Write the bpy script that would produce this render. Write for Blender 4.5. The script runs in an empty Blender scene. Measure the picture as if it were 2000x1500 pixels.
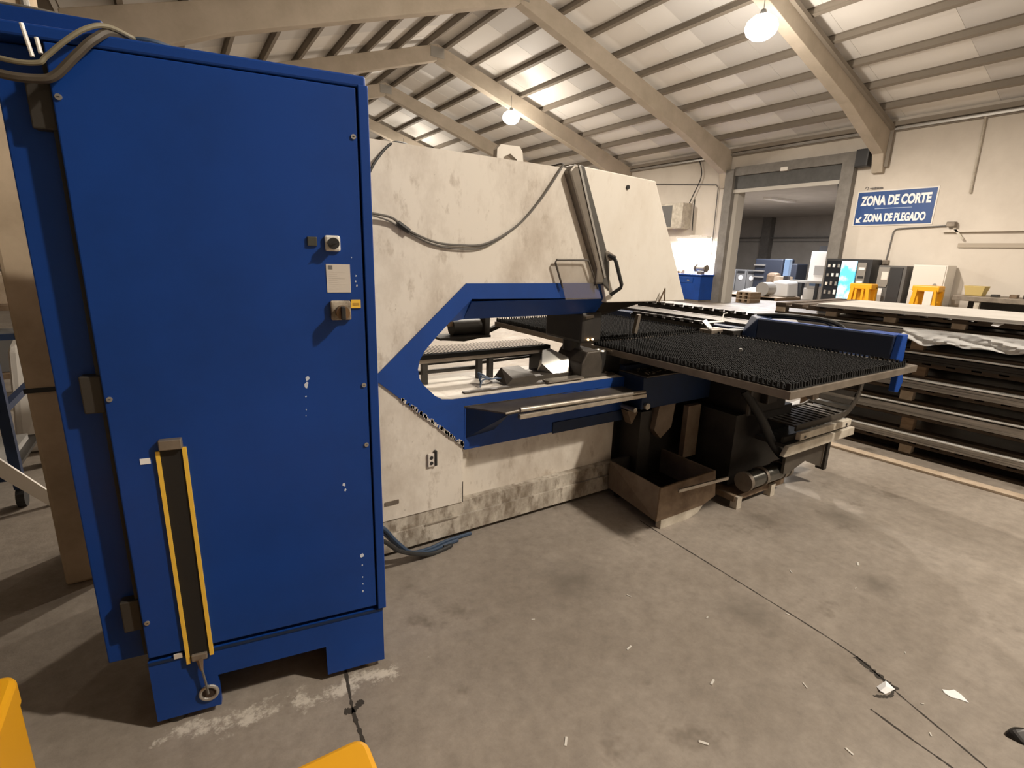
import bpy, bmesh, math, random
from mathutils import Vector, Matrix
random.seed(7)
S = bpy.context.scene
C = S.collection

# ------------------------------------------------------------------ camera
F_PX, PITCH, ROLL, YAW, EYE = 1004.8, math.radians(14.16), math.radians(1.73), math.radians(33.2), 1.6
_cp, _sp, _cr, _sr = math.cos(PITCH), math.sin(PITCH), math.cos(ROLL), math.sin(ROLL)
_fw = Vector((math.sin(YAW), math.cos(YAW), 0)); _r0 = Vector((math.cos(YAW), -math.sin(YAW), 0)); _up = Vector((0, 0, 1))
_f0 = _fw * _cp - _up * _sp; _d0 = -(_fw * _sp + _up * _cp)
_right = _r0 * _cr - _d0 * _sr; _down = _r0 * _sr + _d0 * _cr
cam_data = bpy.data.cameras.new('camera'); cam = bpy.data.objects.new('camera', cam_data); C.objects.link(cam)
cam.matrix_world = Matrix(((_right.x, -_down.x, -_f0.x, 0), (_right.y, -_down.y, -_f0.y, 0), (_right.z, -_down.z, -_f0.z, EYE), (0, 0, 0, 1)))
cam_data.sensor_width = 36; cam_data.sensor_fit = 'HORIZONTAL'; cam_data.lens = F_PX / 2000 * 36
cam_data.clip_start = 0.02; cam_data.clip_end = 200
S.camera = cam

# ------------------------------------------------------------------ world and exposure
w = bpy.data.worlds.new('night'); S.world = w; w.use_nodes = True
w.node_tree.nodes['Background'].inputs[0].default_value = (0.9, 0.85, 0.75, 1)
w.node_tree.nodes['Background'].inputs[1].default_value = 0.02
S.view_settings.view_transform = 'Standard'; S.view_settings.look = 'None'
S.view_settings.gamma = 1; S.view_settings.use_curve_mapping = False
S.view_settings.exposure = 0.0
LAMP_COLOR = (1.0, 0.905, 0.785)
# high bay lamps: (x, y, z, watts)
LAMPS = [(10.9, 7.55, 6.40, 1650), (11.25, 17.8, 6.6, 1500), (4.3, -2.1, 6.4, 1650), (11.0, -2.6, 6.5, 500),
         (5.6, 7.45, 6.4, 1300), (11.0, 28.0, 6.5, 1300)]

# ------------------------------------------------------------------ helpers
MATS = {}
def mat(name, color, rough=0.55, metal=0.0, noise=0.0, scale=4.0, color2=None, emit=None, strength=0, alpha=1, bump=0.0, spec=0.5, detail=6, lo=0.35, hi=0.65, stretch=None, coat=0):
    if name in MATS: return MATS[name]
    m = bpy.data.materials.new(name); m.use_nodes = True
    nt = m.node_tree; b = nt.nodes['Principled BSDF']
    b.inputs['Base Color'].default_value = (*color, 1); b.inputs['Roughness'].default_value = rough
    b.inputs['Metallic'].default_value = metal; b.inputs['Specular IOR Level'].default_value = spec
    if coat: b.inputs['Coat Weight'].default_value = coat; b.inputs['Coat Roughness'].default_value = 0.25
    if alpha < 1: b.inputs['Alpha'].default_value = alpha
    if emit: b.inputs['Emission Color'].default_value = (*emit, 1); b.inputs['Emission Strength'].default_value = strength
    if color2 or bump:
        tc = nt.nodes.new('ShaderNodeTexCoord'); mp = nt.nodes.new('ShaderNodeMapping'); n = nt.nodes.new('ShaderNodeTexNoise')
        if stretch: mp.inputs['Scale'].default_value = stretch
        n.inputs['Scale'].default_value = scale; n.inputs['Detail'].default_value = detail; n.inputs['Roughness'].default_value = 0.65
        nt.links.new(tc.outputs['Object'], mp.inputs[0]); nt.links.new(mp.outputs[0], n.inputs['Vector'])
        if color2:
            r = nt.nodes.new('ShaderNodeValToRGB'); r.color_ramp.elements[0].position = lo; r.color_ramp.elements[1].position = hi
            r.color_ramp.elements[0].color = (*color2, 1); r.color_ramp.elements[1].color = (*color, 1)
            nt.links.new(n.outputs['Fac'], r.inputs[0]); nt.links.new(r.outputs[0], b.inputs['Base Color'])
        if bump:
            bp = nt.nodes.new('ShaderNodeBump'); bp.inputs['Strength'].default_value = bump; bp.inputs['Distance'].default_value = 0.01
            nt.links.new(n.outputs['Fac'], bp.inputs['Height']); nt.links.new(bp.outputs[0], b.inputs['Normal'])
    MATS[name] = m
    return m

def rootmat(o):
    while o.parent: o = o.parent
    return Matrix.Translation(o.location) @ Matrix.Rotation(o.rotation_euler.z, 4, 'Z')

class MB:
    def __init__(s): s.v = []; s.f = []
    def add(s, vs, fs):
        k = len(s.v); s.v += [Vector(v) for v in vs]; s.f += [tuple(i + k for i in f) for f in fs]; return s
    def box(s, x0, x1, y0, y1, z0, z1, M=None):
        vs = [Vector(p) for p in ((x0,y0,z0),(x1,y0,z0),(x1,y1,z0),(x0,y1,z0),(x0,y0,z1),(x1,y0,z1),(x1,y1,z1),(x0,y1,z1))]
        if M is not None: vs = [M @ v for v in vs]
        return s.add(vs, [(0,3,2,1),(4,5,6,7),(0,1,5,4),(1,2,6,5),(2,3,7,6),(3,0,4,7)])
    def cbox(s, c, size, M=None):
        T = Matrix.Translation(Vector(c)) @ (M if M is not None else Matrix())
        a, b, d = (k / 2 for k in size); return s.box(-a, a, -b, b, -d, d, T)
    def beam(s, p, q, wd, ht, up=(0,0,1)):
        p, q = Vector(p), Vector(q); d = (q - p).normalized(); u = Vector(up); a = d.cross(u).normalized(); u = a.cross(d)
        vs = [e + a * i * wd / 2 + u * j * ht / 2 for e in (p, q) for i, j in ((-1,-1),(1,-1),(1,1),(-1,1))]
        return s.add(vs, [(0,1,2,3),(7,6,5,4),(0,4,5,1),(1,5,6,2),(2,6,7,3),(3,7,4,0)])
    def prism(s, poly, ax, a0, a1):
        n = len(poly)
        g = {'y': lambda p, a: (p[0], a, p[1]), 'x': lambda p, a: (a, p[0], p[1]), 'z': lambda p, a: (p[0], p[1], a)}[ax]
        vs = [g(p, a0) for p in poly] + [g(p, a1) for p in poly]
        return s.add(vs, [tuple(range(n)), tuple(range(2*n-1, n-1, -1))] + [(i, (i+1) % n, n + (i+1) % n, n + i) for i in range(n)])
    def hull(s, pts):
        bm = bmesh.new()
        for p in pts: bm.verts.new(p)
        bmesh.ops.convex_hull(bm, input=bm.verts)
        bm.verts.index_update()
        used = sorted({v.index for f in bm.faces for v in f.verts}); mp = {i: k for k, i in enumerate(used)}
        bm.verts.ensure_lookup_table()
        s.add([bm.verts[i].co.copy() for i in used], [tuple(mp[v.index] for v in f.verts) for f in bm.faces]); bm.free(); return s
    def tube(s, pts, r, n=8, r2=None):
        pts = [Vector(p) for p in pts]; rings = []; prev = None
        for i, p in enumerate(pts):
            d = (pts[min(i+1, len(pts)-1)] - pts[max(i-1, 0)]).normalized()
            if prev is None: a = d.orthogonal().normalized()
            else: a = (prev - d * prev.dot(d)).normalized()
            prev = a; b = d.cross(a); rr = r if r2 is None else r + (r2 - r) * i / (len(pts)-1)
            rings.append([p + (a * math.cos(t) + b * math.sin(t)) * rr for t in (2*math.pi*k/n for k in range(n))])
        vs = [v for q in rings for v in q]; fs = []
        for i in range(len(pts)-1):
            for k in range(n): fs.append((i*n+k, i*n+(k+1) % n, (i+1)*n+(k+1) % n, (i+1)*n+k))
        fs += [tuple(range(n-1, -1, -1)), tuple(range((len(pts)-1)*n, len(pts)*n))]
        return s.add(vs, fs)
    def cyl(s, p, q, r, n=20, r2=None): return s.tube([p, q], r, n, r2)
    def ring(s, c, axis, R, r, n=24, m=8):
        ax = Vector(axis).normalized(); a = ax.orthogonal().normalized(); b = ax.cross(a); c = Vector(c); vs = []; fs = []
        for i in range(n):
            t = 2*math.pi*i/n; d = a*math.cos(t)+b*math.sin(t)
            for j in range(m):
                u = 2*math.pi*j/m; vs.append(c + d*(R+r*math.cos(u)) + ax*r*math.sin(u))
        for i in range(n):
            for j in range(m): fs.append((i*m+j, i*m+(j+1) % m, ((i+1) % n)*m+(j+1) % m, ((i+1) % n)*m+j))
        return s.add(vs, fs)
    def build(s, name, m, parent=None, bevel=0, smooth=False, local=False, seg=2):
        me = bpy.data.meshes.new(name); vs = s.v
        if parent is not None and not local:
            inv = rootmat(parent).inverted(); vs = [inv @ v for v in vs]
        me.from_pydata([tuple(v) for v in vs], [], s.f)
        bm = bmesh.new(); bm.from_mesh(me)
        bmesh.ops.recalc_face_normals(bm, faces=bm.faces)
        if bevel:
            bmesh.ops.bevel(bm, geom=[e for e in bm.edges if len(e.link_faces) == 2 and e.calc_face_angle(0) > 0.5], offset=bevel, segments=seg, affect='EDGES', profile=0.5)
        bm.to_mesh(me); bm.free()
        me.materials.append(m)
        if smooth:
            for p in me.polygons: p.use_smooth = True
            try: me.set_sharp_from_angle(angle=math.radians(40))
            except Exception: pass
        o = bpy.data.objects.new(name, me); C.objects.link(o)
        if parent is not None: o.parent = parent
        return o

def tag(o, label=None, cat=None, group=None, kind=None):
    if label: o['label'] = label
    if cat: o['category'] = cat
    if group: o['group'] = group
    if kind: o['kind'] = kind
    return o
def thing(name, label, cat, loc=(0,0,0), rz=0, group=None, kind=None):
    o = bpy.data.objects.new(name, None); C.objects.link(o); o.empty_display_size = 0.1
    o.location = loc; o.rotation_euler = (0, 0, rz)
    return tag(o, label, cat, group, kind)
def copy_tree(o, parent=None):
    c = o.copy(); C.objects.link(c); c.parent = parent
    for ch in [k for k in bpy.data.objects if k.parent == o]: copy_tree(ch, c)
    return c
def piece(o, name, loc, parent, rz=None):
    c = o.copy(); c.name = name; C.objects.link(c); c.parent = parent; c.location = loc
    if rz is not None: c.rotation_euler = (0, 0, rz)
    return c
def text(s, size, M, m, parent, name='lettering', sx=1.0, bold=0.0, ext=0.004):
    cu = bpy.data.curves.new(name, 'FONT'); cu.body = s; cu.size = size; cu.extrude = ext; cu.offset = bold; cu.align_x = 'LEFT'
    cu.materials.append(m)
    o = bpy.data.objects.new(name, cu); C.objects.link(o)
    dg = bpy.context.evaluated_depsgraph_get(); me = bpy.data.meshes.new_from_object(o.evaluated_get(dg))
    me.name = name; bpy.data.objects.remove(o); bpy.data.curves.remove(cu)
    me.transform(rootmat(parent).inverted() @ M @ Matrix.Diagonal((sx, 1, 1, 1)))
    if not me.materials: me.materials.append(m)
    o = bpy.data.objects.new(name, me); C.objects.link(o); o.parent = parent
    return o

# ------------------------------------------------------------------ materials
def floor_material():
    m = bpy.data.materials.new('concrete_floor'); m.use_nodes = True; nt = m.node_tree; b = nt.nodes['Principled BSDF']
    N = nt.nodes.new; L = nt.links.new
    tc = N('ShaderNodeTexCoord')
    def noise(scale, detail=6, rough=.6):
        n = N('ShaderNodeTexNoise'); n.inputs['Scale'].default_value = scale; n.inputs['Detail'].default_value = detail; n.inputs['Roughness'].default_value = rough
        L(tc.outputs['Object'], n.inputs['Vector']); return n
    def ramp(src, a, ca, c, cc):
        r = N('ShaderNodeValToRGB'); e = r.color_ramp.elements; e[0].position = a; e[1].position = c; e[0].color = (*ca, 1); e[1].color = (*cc, 1); L(src, r.inputs[0]); return r
    def mix(fac, a, c, t='MIX'):
        x = N('ShaderNodeMix'); x.data_type = 'RGBA'; x.blend_type = t
        if isinstance(fac, float): x.inputs[0].default_value = fac
        else: L(fac, x.inputs[0])
        for k, val in ((6, a), (7, c)):
            if isinstance(val, tuple): x.inputs[k].default_value = (*val, 1)
            else: L(val, x.inputs[k])
        return x.outputs[2]
    base = ramp(noise(.9, 8).outputs[0], .33, (.235, .202, .168), .68, (.345, .305, .262))
    fine = ramp(noise(14, 8, .75).outputs[0], .3, (.72, .70, .68), .7, (1.08, 1.06, 1.03))
    c = mix(1.0, base.outputs[0], fine.outputs[0], 'MULTIPLY')
    stain = ramp(noise(1.7, 5, .7).outputs[0], .60, (0, 0, 0), .72, (1, 1, 1))
    c = mix(stain.outputs[0], c, (.13, .105, .08))
    # chalky residue in front of the cabinet plinth
    sep = N('ShaderNodeSeparateXYZ'); L(tc.outputs['Object'], sep.inputs[0])
    def math_(op, a, b_=None, c_=None):
        x = N('ShaderNodeMath'); x.operation = op
        for i, val in enumerate((a, b_, c_)):
            if val is None: continue
            if isinstance(val, (int, float)): x.inputs[i].default_value = val
            else: L(val, x.inputs[i])
        return x.outputs[0]
    # distance from a line just in front of the plinth
    d = math_('ADD', math_('MULTIPLY', sep.outputs[0], .161), math_('MULTIPLY', sep.outputs[1], .987))   # perpendicular coordinate
    d = math_('ABSOLUTE', math_('SUBTRACT', d, 1.70))
    near = N('ShaderNodeMapRange'); L(d, near.inputs[0]); near.inputs[1].default_value = .02; near.inputs[2].default_value = .17; near.inputs[3].default_value = .15; near.inputs[4].default_value = -.22
    xr = N('ShaderNodeMapRange'); L(math_('ABSOLUTE', math_('SUBTRACT', sep.outputs[0], .22)), xr.inputs[0]); xr.inputs[1].default_value = .3; xr.inputs[2].default_value = .75; xr.inputs[3].default_value = 0; xr.inputs[4].default_value = -.3
    n2 = noise(7.5, 10, .78); n3 = noise(6, 4, .6)
    msk = ramp(math_('ADD', math_('ADD', n2.outputs[0], near.outputs[0]), xr.outputs[0]), .615, (0, 0, 0), .70, (1, 1, 1))
    c = mix(msk.outputs[0], c, (.55, .50, .43))
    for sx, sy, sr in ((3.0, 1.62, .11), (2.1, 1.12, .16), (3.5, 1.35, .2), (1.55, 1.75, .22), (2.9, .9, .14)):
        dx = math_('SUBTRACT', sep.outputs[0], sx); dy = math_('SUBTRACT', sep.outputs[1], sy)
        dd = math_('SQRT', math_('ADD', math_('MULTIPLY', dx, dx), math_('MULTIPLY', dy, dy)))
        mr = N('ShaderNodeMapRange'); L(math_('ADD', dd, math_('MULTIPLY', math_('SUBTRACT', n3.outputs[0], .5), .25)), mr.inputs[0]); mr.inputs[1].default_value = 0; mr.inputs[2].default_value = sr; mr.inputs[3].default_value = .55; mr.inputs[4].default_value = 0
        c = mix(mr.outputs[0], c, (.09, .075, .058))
    L(c, b.inputs['Base Color'])
    rr = ramp(noise(2.2, 5).outputs[0], .3, (.42, .42, .42), .7, (.68, .68, .68)); L(rr.outputs[0], b.inputs['Roughness'])
    bp = N('ShaderNodeBump'); bp.inputs['Strength'].default_value = .25; bp.inputs['Distance'].default_value = .01; L(noise(22, 8, .7).outputs[0], bp.inputs['Height']); L(bp.outputs[0], b.inputs['Normal'])
    return m
M_floor = floor_material()
M_wall = mat('wall_plaster', (.66, .60, .525), .9, color2=(.58, .52, .45), scale=.8, lo=.3, hi=.6)
M_conc = mat('precast_concrete', (.50, .43, .35), .85, color2=(.42, .36, .285), scale=1.5, bump=.1)
M_pillar = mat('pillar_concrete', (.56, .44, .31), .9, color2=(.40, .31, .21), scale=2.5, bump=.15)
M_roofA = mat('roof_sheet_white', (.84, .81, .77), .6)
M_roofB = mat('roof_sheet_grey', (.70, .68, .66), .6)
M_roofC = mat('roof_sheet_translucent', (.88, .86, .83), .35)
M_purlin = mat('purlin_steel', (.24, .205, .165), .7)
M_blue = mat('blue_enamel', (.006, .048, .255), .42, color2=(.005, .036, .185), scale=1.2, lo=.3, hi=.6, spec=.3)
M_bluedark = mat('blue_enamel_dark', (.009, .024, .075), .5, color2=(.012, .022, .05), scale=3, spec=.3)  # darker blue; also colours the painted shade below the shelf
M_bluechip = mat('blue_enamel_worn', (.008, .05, .24), .45, color2=(.009, .042, .19), scale=3, lo=.3, hi=.6, spec=.3)
def worn_paint(name, col, dirt, spot, rough=.5, big=2.6, small=13.0, k=.75, sh=0.0):
    m = mat(name, col, rough); nt = m.node_tree; b = nt.nodes['Principled BSDF']; N = nt.nodes.new; L = nt.links.new
    tc = N('ShaderNodeTexCoord'); prev = None
    def layer(scale, st, lo, hi, strength, c2, prev):
        mp = N('ShaderNodeMapping'); mp.inputs['Scale'].default_value = st; mp.inputs['Location'].default_value = (scale, 3 * scale, 1.7); L(tc.outputs['Object'], mp.inputs[0])
        n = N('ShaderNodeTexNoise'); n.inputs['Scale'].default_value = scale; n.inputs['Detail'].default_value = 9; n.inputs['Roughness'].default_value = .68; L(mp.outputs[0], n.inputs['Vector'])
        r = N('ShaderNodeMapRange'); r.inputs[1].default_value = lo; r.inputs[2].default_value = hi; r.inputs[3].default_value = 0; r.inputs[4].default_value = strength; L(n.outputs['Fac'], r.inputs[0])
        x = N('ShaderNodeMix'); x.data_type = 'RGBA'; L(r.outputs[0], x.inputs[0]); x.inputs[7].default_value = (*c2, 1)
        if prev is None: x.inputs[6].default_value = (*col, 1)
        else: L(prev, x.inputs[6])
        return x.outputs[2]
    p = layer(big, (1, 1, .55), .48 - sh, .74 - sh, k, dirt, None)
    p = layer(small, (1, 1, .45), .60 - sh, .72 - sh, k * .85, dirt, p)
    p = layer(34, (1, 1, .7), .68, .76, .8, spot, p)
    L(p, b.inputs['Base Color']); return m
M_white = worn_paint('cream_enamel', (.67, .615, .535), (.38, .315, .25), (.20, .155, .115), k=.85, sh=.035)
M_cover = worn_paint('cream_cover', (.72, .67, .59), (.58, .51, .42), (.35, .29, .22), rough=.45, k=.6)
M_scuff = worn_paint('scuffed_steel', (.60, .55, .47), (.15, .115, .08), (.08, .06, .045), rough=.38, big=5.0, small=15.0, k=.95, sh=.10)
M_steel = mat('bright_steel', (.55, .50, .43), .32, .8, color2=(.35, .31, .26), scale=12)
M_dsteel = mat('dull_steel', (.27, .23, .185), .5, .5, color2=(.17, .14, .11), scale=5)
M_iron = mat('black_iron', (.022, .020, .018), .5, .2, color2=(.035, .03, .025), scale=6)
M_grease = mat('greasy_iron', (.035, .03, .026), .4, .3, color2=(.015, .013, .012), scale=5)
M_brush = mat('brush_bristle', (.016, .0155, .015), .85, spec=.2)
M_brushplate = mat('brush_plate', (.013, .0125, .012), .8, spec=.2)
M_rubber = mat('black_rubber', (.018, .018, .018), .6)
M_cable = mat('grey_cable', (.12, .11, .095), .6)
M_olive = mat('khaki_hose', (.19, .165, .105), .6)
M_bluecable = mat('dark_blue_hose', (.03, .055, .10), .5)
M_yellow = mat('yellow_plastic', (.80, .385, .012), .42)
M_ystrip = mat('yellow_tape', (.80, .50, .06), .5)
M_paper = mat('paper_label', (.58, .53, .47), .7)
M_ink = mat('grey_ink', (.16, .15, .14), .7)
M_knobplate = mat('switch_plate', (.70, .67, .60), .4)
M_dirtyplate = mat('stained_switch_plate', (.46, .40, .32), .5, color2=(.12, .09, .06), scale=30)
M_knob = mat('black_knob', (.02, .02, .02), .35)
M_brownknob = mat('brown_knob', (.16, .09, .04), .5)
M_rust = mat('rusty_sheet', (.22, .155, .10), .65, .2, color2=(.10, .062, .035), scale=6)
M_tray = mat('dusty_tray_sheet', (.24, .19, .14), .6, .2, color2=(.15, .105, .07), scale=4)
M_beige = mat('dusty_beige_metal', (.60, .55, .46), .5, .1, color2=(.40, .35, .28), scale=7)
M_dark = mat('grimy_plate', (.10, .085, .068), .5, .35, color2=(.055, .046, .037), scale=5)
M_sheetlit = mat('lit_sheet_edge', (.72, .70, .66), .35, .2, color2=(.5, .48, .44), scale=2)  # lighter copy: light on each pack's top edge put into the colour
M_wood = mat('pallet_wood', (.26, .175, .105), .85, color2=(.15, .095, .055), scale=5, stretch=(6, .6, 6))
M_wooddark = mat('weathered_pallet_wood', (.095, .062, .038), .9, color2=(.035, .025, .018), scale=5, stretch=(6, .6, 6))
M_woodend = mat('pale_pallet_block', (.45, .36, .27), .85, color2=(.33, .25, .17), scale=8)
M_sheetside = mat('sheet_edge_metal', (.56, .545, .52), .35, .25, color2=(.27, .26, .245), scale=3, stretch=(1, .6, 10))
M_sheettop = mat('pale_board_top', (.48, .455, .42), .5, color2=(.40, .375, .34), scale=3)
M_film = mat('plastic_film', (.85, .84, .82), .2, alpha=.38)
M_sign = mat('sign_blue', (.022, .070, .235), .45)
M_signw = mat('sign_white', (.85, .85, .85), .5)
M_gframe = mat('grey_door_frame', (.20, .185, .165), .6, color2=(.15, .135, .12), scale=4)
M_gframe2 = mat('pale_door_jamb', (.46, .43, .385), .6)
M_gdoor = mat('dark_door_panel', (.09, .088, .085), .6, color2=(.065, .063, .06), scale=3)
M_black = mat('machine_black', (.03, .03, .032), .45)
M_appl = mat('appliance_white', (.74, .70, .64), .4)
M_applg = mat('appliance_grey', (.12, .115, .11), .5)
M_roomwall = mat('next_room_wall', (.46, .42, .37), .9, color2=(.40, .36, .31), scale=1)
M_glass = mat('clear_guard', (.34, .29, .23), .35, alpha=.20, spec=.15)
M_glassdark = mat('display_glass', (.02, .022, .026), .08)
M_lamp = mat('lamp_glow', (1, .95, .85), .5, emit=(1.0, .93, .80), strength=14)
M_tube = mat('tube_glow', (1, .98, .95), .5, emit=(1.0, .97, .92), strength=40)
M_led = mat('orange_led', (1, .6, .2), .5, emit=(1.0, .55, .2), strength=14)
M_screen = mat('backlit_panel', (.1, .5, .7), .3, color2=(.75, .9, .95), scale=1.6, lo=.40, hi=.55)
_b = M_screen.node_tree.nodes['Principled BSDF']; _r = [n for n in M_screen.node_tree.nodes if n.type == 'VALTORGB'][0]
M_screen.node_tree.links.new(_r.outputs[0], _b.inputs['Emission Color']); _b.inputs['Emission Strength'].default_value = 1.0
M_alu = mat('dull_aluminium', (.42, .40, .37), .4, .7)

# ------------------------------------------------------------------ the hall
RX, RZ, SL, XW, EAVE = 8.4, 8.45, 0.306, 18.0, 5.5        # ridge x, rafter top at ridge, slope, right wall, eave
Y0, Y1, XL = -9.0, 39.0, -8.0
fl = MB().box(XL - .3, 40, Y0 - .3, Y1 + .3, -.12, 0).build('floor', M_floor); tag(fl, kind='structure')

def zroof(x): return RZ - SL * abs(x - RX)
# right wall with the doorway (y 8.85 .. 12.62, z 0 .. 4.12)
DY0, DY1, DZ = 8.85, 12.62, 4.12
wr = MB().box(XW, XW + .3, Y0, DY0, 0, EAVE + .25).box(XW, XW + .3, DY1, Y1, 0, EAVE + .25).box(XW, XW + .3, DY0, DY1, DZ, EAVE + .25).build('wall_right', M_wall); tag(wr, kind='structure')
gable = [(XL, 0), (XW, 0), (XW, EAVE + .2), (RX, RZ + .2), (-1.25, EAVE + .2), (XL, EAVE + .2)]
tag(MB().prism(gable, 'y', Y1, Y1 + .3).build('wall_back', M_wall), kind='structure')
tag(MB().prism(gable, 'y', Y0 - .3, Y0).build('wall_front', M_wall), kind='structure')
tag(MB().box(XL - .3, XL, Y0, Y1, 0, EAVE + .4).build('wall_left', mat('low_bounce_wall', (.20, .16, .12), .9, color2=(.14, .11, .08), scale=2)), kind='structure')  # unseen wall, coloured dark to hold down bounced light

ceil = thing('ceiling', None, None, (RX, 10, RZ), kind='structure')
# roof sheets laid ridge to eave, about one metre wide, overlapping
PW = 1.03
npan = int((Y1 - Y0) / PW) + 1
right = [(RX, RZ + .19), (XW + .2, zroof(XW + .2) + .19), (XW + .2, zroof(XW + .2) + .215), (RX, RZ + .215)]
left = [(RX, RZ + .19), (-1.3, zroof(-1.3) + .19), (-1.3, zroof(-1.3) + .215), (RX, RZ + .215)]
tmpl = {}
for side, poly in (('r', right), ('l', left)):
    for k, mm in enumerate((M_roofA, M_roofB, M_roofC)):
        tmpl[side, k] = MB().prism([(p[0] - RX, p[1] - RZ) for p in poly], 'y', 0, PW - .003).build('roof_sheet', mm)
        C.objects.unlink(tmpl[side, k])
rr = random.Random(3)
for i in range(npan):
    for side in 'rl':
        k = (0, 1, 0, 2, 1, 0, 1, 0, 0, 1)[(i * 7 + (3 if side == 'l' else 0)) % 10]
        o = bpy.data.objects.new('roof_sheet', tmpl[side, k].data); C.objects.link(o); o.parent = ceil
        o.location = (0, Y0 + i * PW - 10, .004 * (i % 2))
# flat roof over the side aisle
MB().box(XL - .3, -1.2, Y0, Y1, EAVE + .2, EAVE + .3).build('aisle_roof', M_purlin, ceil)
# purlins
px0, sp_ = 8.75, 1.045
for sgn in (1, -1):
    for k in range(9):
        x = RX + sgn * (.35 + sp_ * k)
        z = zroof(x)
        Mx = Matrix.Translation((x, (Y0 + Y1) / 2, z + .095)) @ Matrix.Rotation(sgn * math.atan(SL), 4, 'Y')
        a = MB()
        a.box(-.012, .012, -(Y1 - Y0) / 2, (Y1 - Y0) / 2, -.09, .09, Mx).box(-.04, .06, -(Y1 - Y0) / 2, (Y1 - Y0) / 2, -.095, -.08, Mx).box(-.04, .06, -(Y1 - Y0) / 2, (Y1 - Y0) / 2, .08, .092, Mx)
        a.build('purlin', M_purlin, ceil)
# gutter beam along the right eave
tag(MB().box(XW - .16, XW - .002, Y0, Y1, EAVE - .02, EAVE + .1).box(XW - .06, XW - .002, Y0, Y1, EAVE - .16, EAVE - .10).build('trim_1', M_purlin), kind='structure')
tag(MB().box(XW - .14, XW - .08, Y0, Y1, EAVE - .13, EAVE - .08).build('trim_2', M_alu), kind='structure')

# portal frames
def frame(y, nm):
    wd = .30
    r = MB()
    # right rafter with haunch
    pr = [(RX, RZ), (XW - .02, zroof(XW)), (XW - .02, 4.25), (XW - .16, 4.25), (XW - .32, 4.75), (XW - 2.6, zroof(XW - 2.6) - .60), (RX, RZ - .50)]
    pl = [(2 * RX - p[0], p[1]) for p in pr]
    root = thing('portal_frame', 'precast concrete portal frame carrying the roof, %s' % nm, 'roof frame', (RX, y, RZ), kind='structure', group='portal frames')
    MB().prism(pr, 'y', y - wd / 2, y + wd / 2).build('rafter', M_conc, root, bevel=.015)
    MB().prism(pl, 'y', y - wd / 2, y + wd / 2).build('rafter', M_conc, root, bevel=.015)
    MB().box(RX - .25, RX + .25, y - wd / 2 - .02, y + wd / 2 + .02, RZ - .42, RZ - .1).build('ridge_bracket', M_alu, root)
    if abs(y - 7.9) < .1:
        MB().prism([(RX + .3, RZ - .12), (XW - .1, zroof(XW) - .03), (XW - .1, 4.4), (XW - .16, 4.4), (XW - .16, zroof(XW) - .14), (RX + .3, RZ - .22)], 'y', y - wd / 2 - .10, y - wd / 2 - .005).build('cable_tray', M_purlin, root)
    return root
for y, nm in ((28.55, 'farthest one in view'), (23.4, 'fourth from the camera'), (18.25, 'behind the small distant lamp'), (13.1, 'left of the doorway'), (7.9, 'ending beside the blue sign'), (2.75, 'overhead out of view'), (-2.4, 'behind the camera')):
    frame(y, nm)
# pillar next to the control cabinet and pipe on it
col = thing('concrete_pillar', 'square concrete roof pillar standing behind the blue cabinet', 'pillar', (-.48, 3.1, 0))
MB().box(-.59, -.37, 2.93, 3.33, 0, EAVE + .1).build('shaft', M_pillar, col, bevel=.015)
MB().box(-.595, -.365, 2.924, 2.93, .955, .975).build('strap', M_rubber, col)
MB().cyl((-.362, 2.92, 1.2), (-.362, 2.92, 5.2), .014, 10).build('conduit', M_alu, col)

# ------------------------------------------------------------------ lamps
for i, (x, y, z, wt) in enumerate(LAMPS):
    lab = ['large glowing high bay lamp hung beside the nearest rafter', 'small distant glowing high bay lamp on the rafter', 'high bay lamp behind the camera, left row', 'high bay lamp behind the camera, right row', 'high bay lamp above the machine, out of the picture', 'high bay lamp far down the right row'][i]
    r = thing('high_bay_lamp', lab, 'ceiling lamp', (x, y, z), group='high bay lamps')
    MB().tube([(x, y, z - .02), (x, y, z + .10), (x, y, z + .22), (x, y, z + .27)], .10, 20, .05).build('housing', M_applg, r, smooth=True)
    MB().cyl((x, y, z + .25), (x, y, zroof(x) - .3), .008, 6).build('hanger', M_applg, r)
    MB().hull([Vector((x, y, z - .06)) + Vector((.33 * math.cos(t) * math.cos(u), .33 * math.sin(t) * math.cos(u), .24 * math.sin(u))) for t in [k * math.pi / 8 for k in range(16)] for u in (-1.5, -1.0, -.5, 0, .5, 1.0, 1.5)]).build('diffuser', M_lamp, r, smooth=True)
    ld = bpy.data.lights.new('high_bay_light', 'SPOT'); ld.energy = wt; ld.color = LAMP_COLOR; ld.shadow_soft_size = .12
    ld.spot_size = math.radians(172); ld.spot_blend = .35
    lo = bpy.data.objects.new('high_bay_light', ld); C.objects.link(lo); lo.location = (0, 0, -.36); lo.parent = r
    ld = bpy.data.lights.new('ceiling_fill_light', 'POINT'); ld.energy = wt * .17; ld.color = LAMP_COLOR; ld.shadow_soft_size = .2  # added point light below the lamp, brightens the ceiling
    lo = bpy.data.objects.new('ceiling_fill_light', ld); C.objects.link(lo); lo.location = (0, 0, -.8); lo.parent = r

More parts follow.
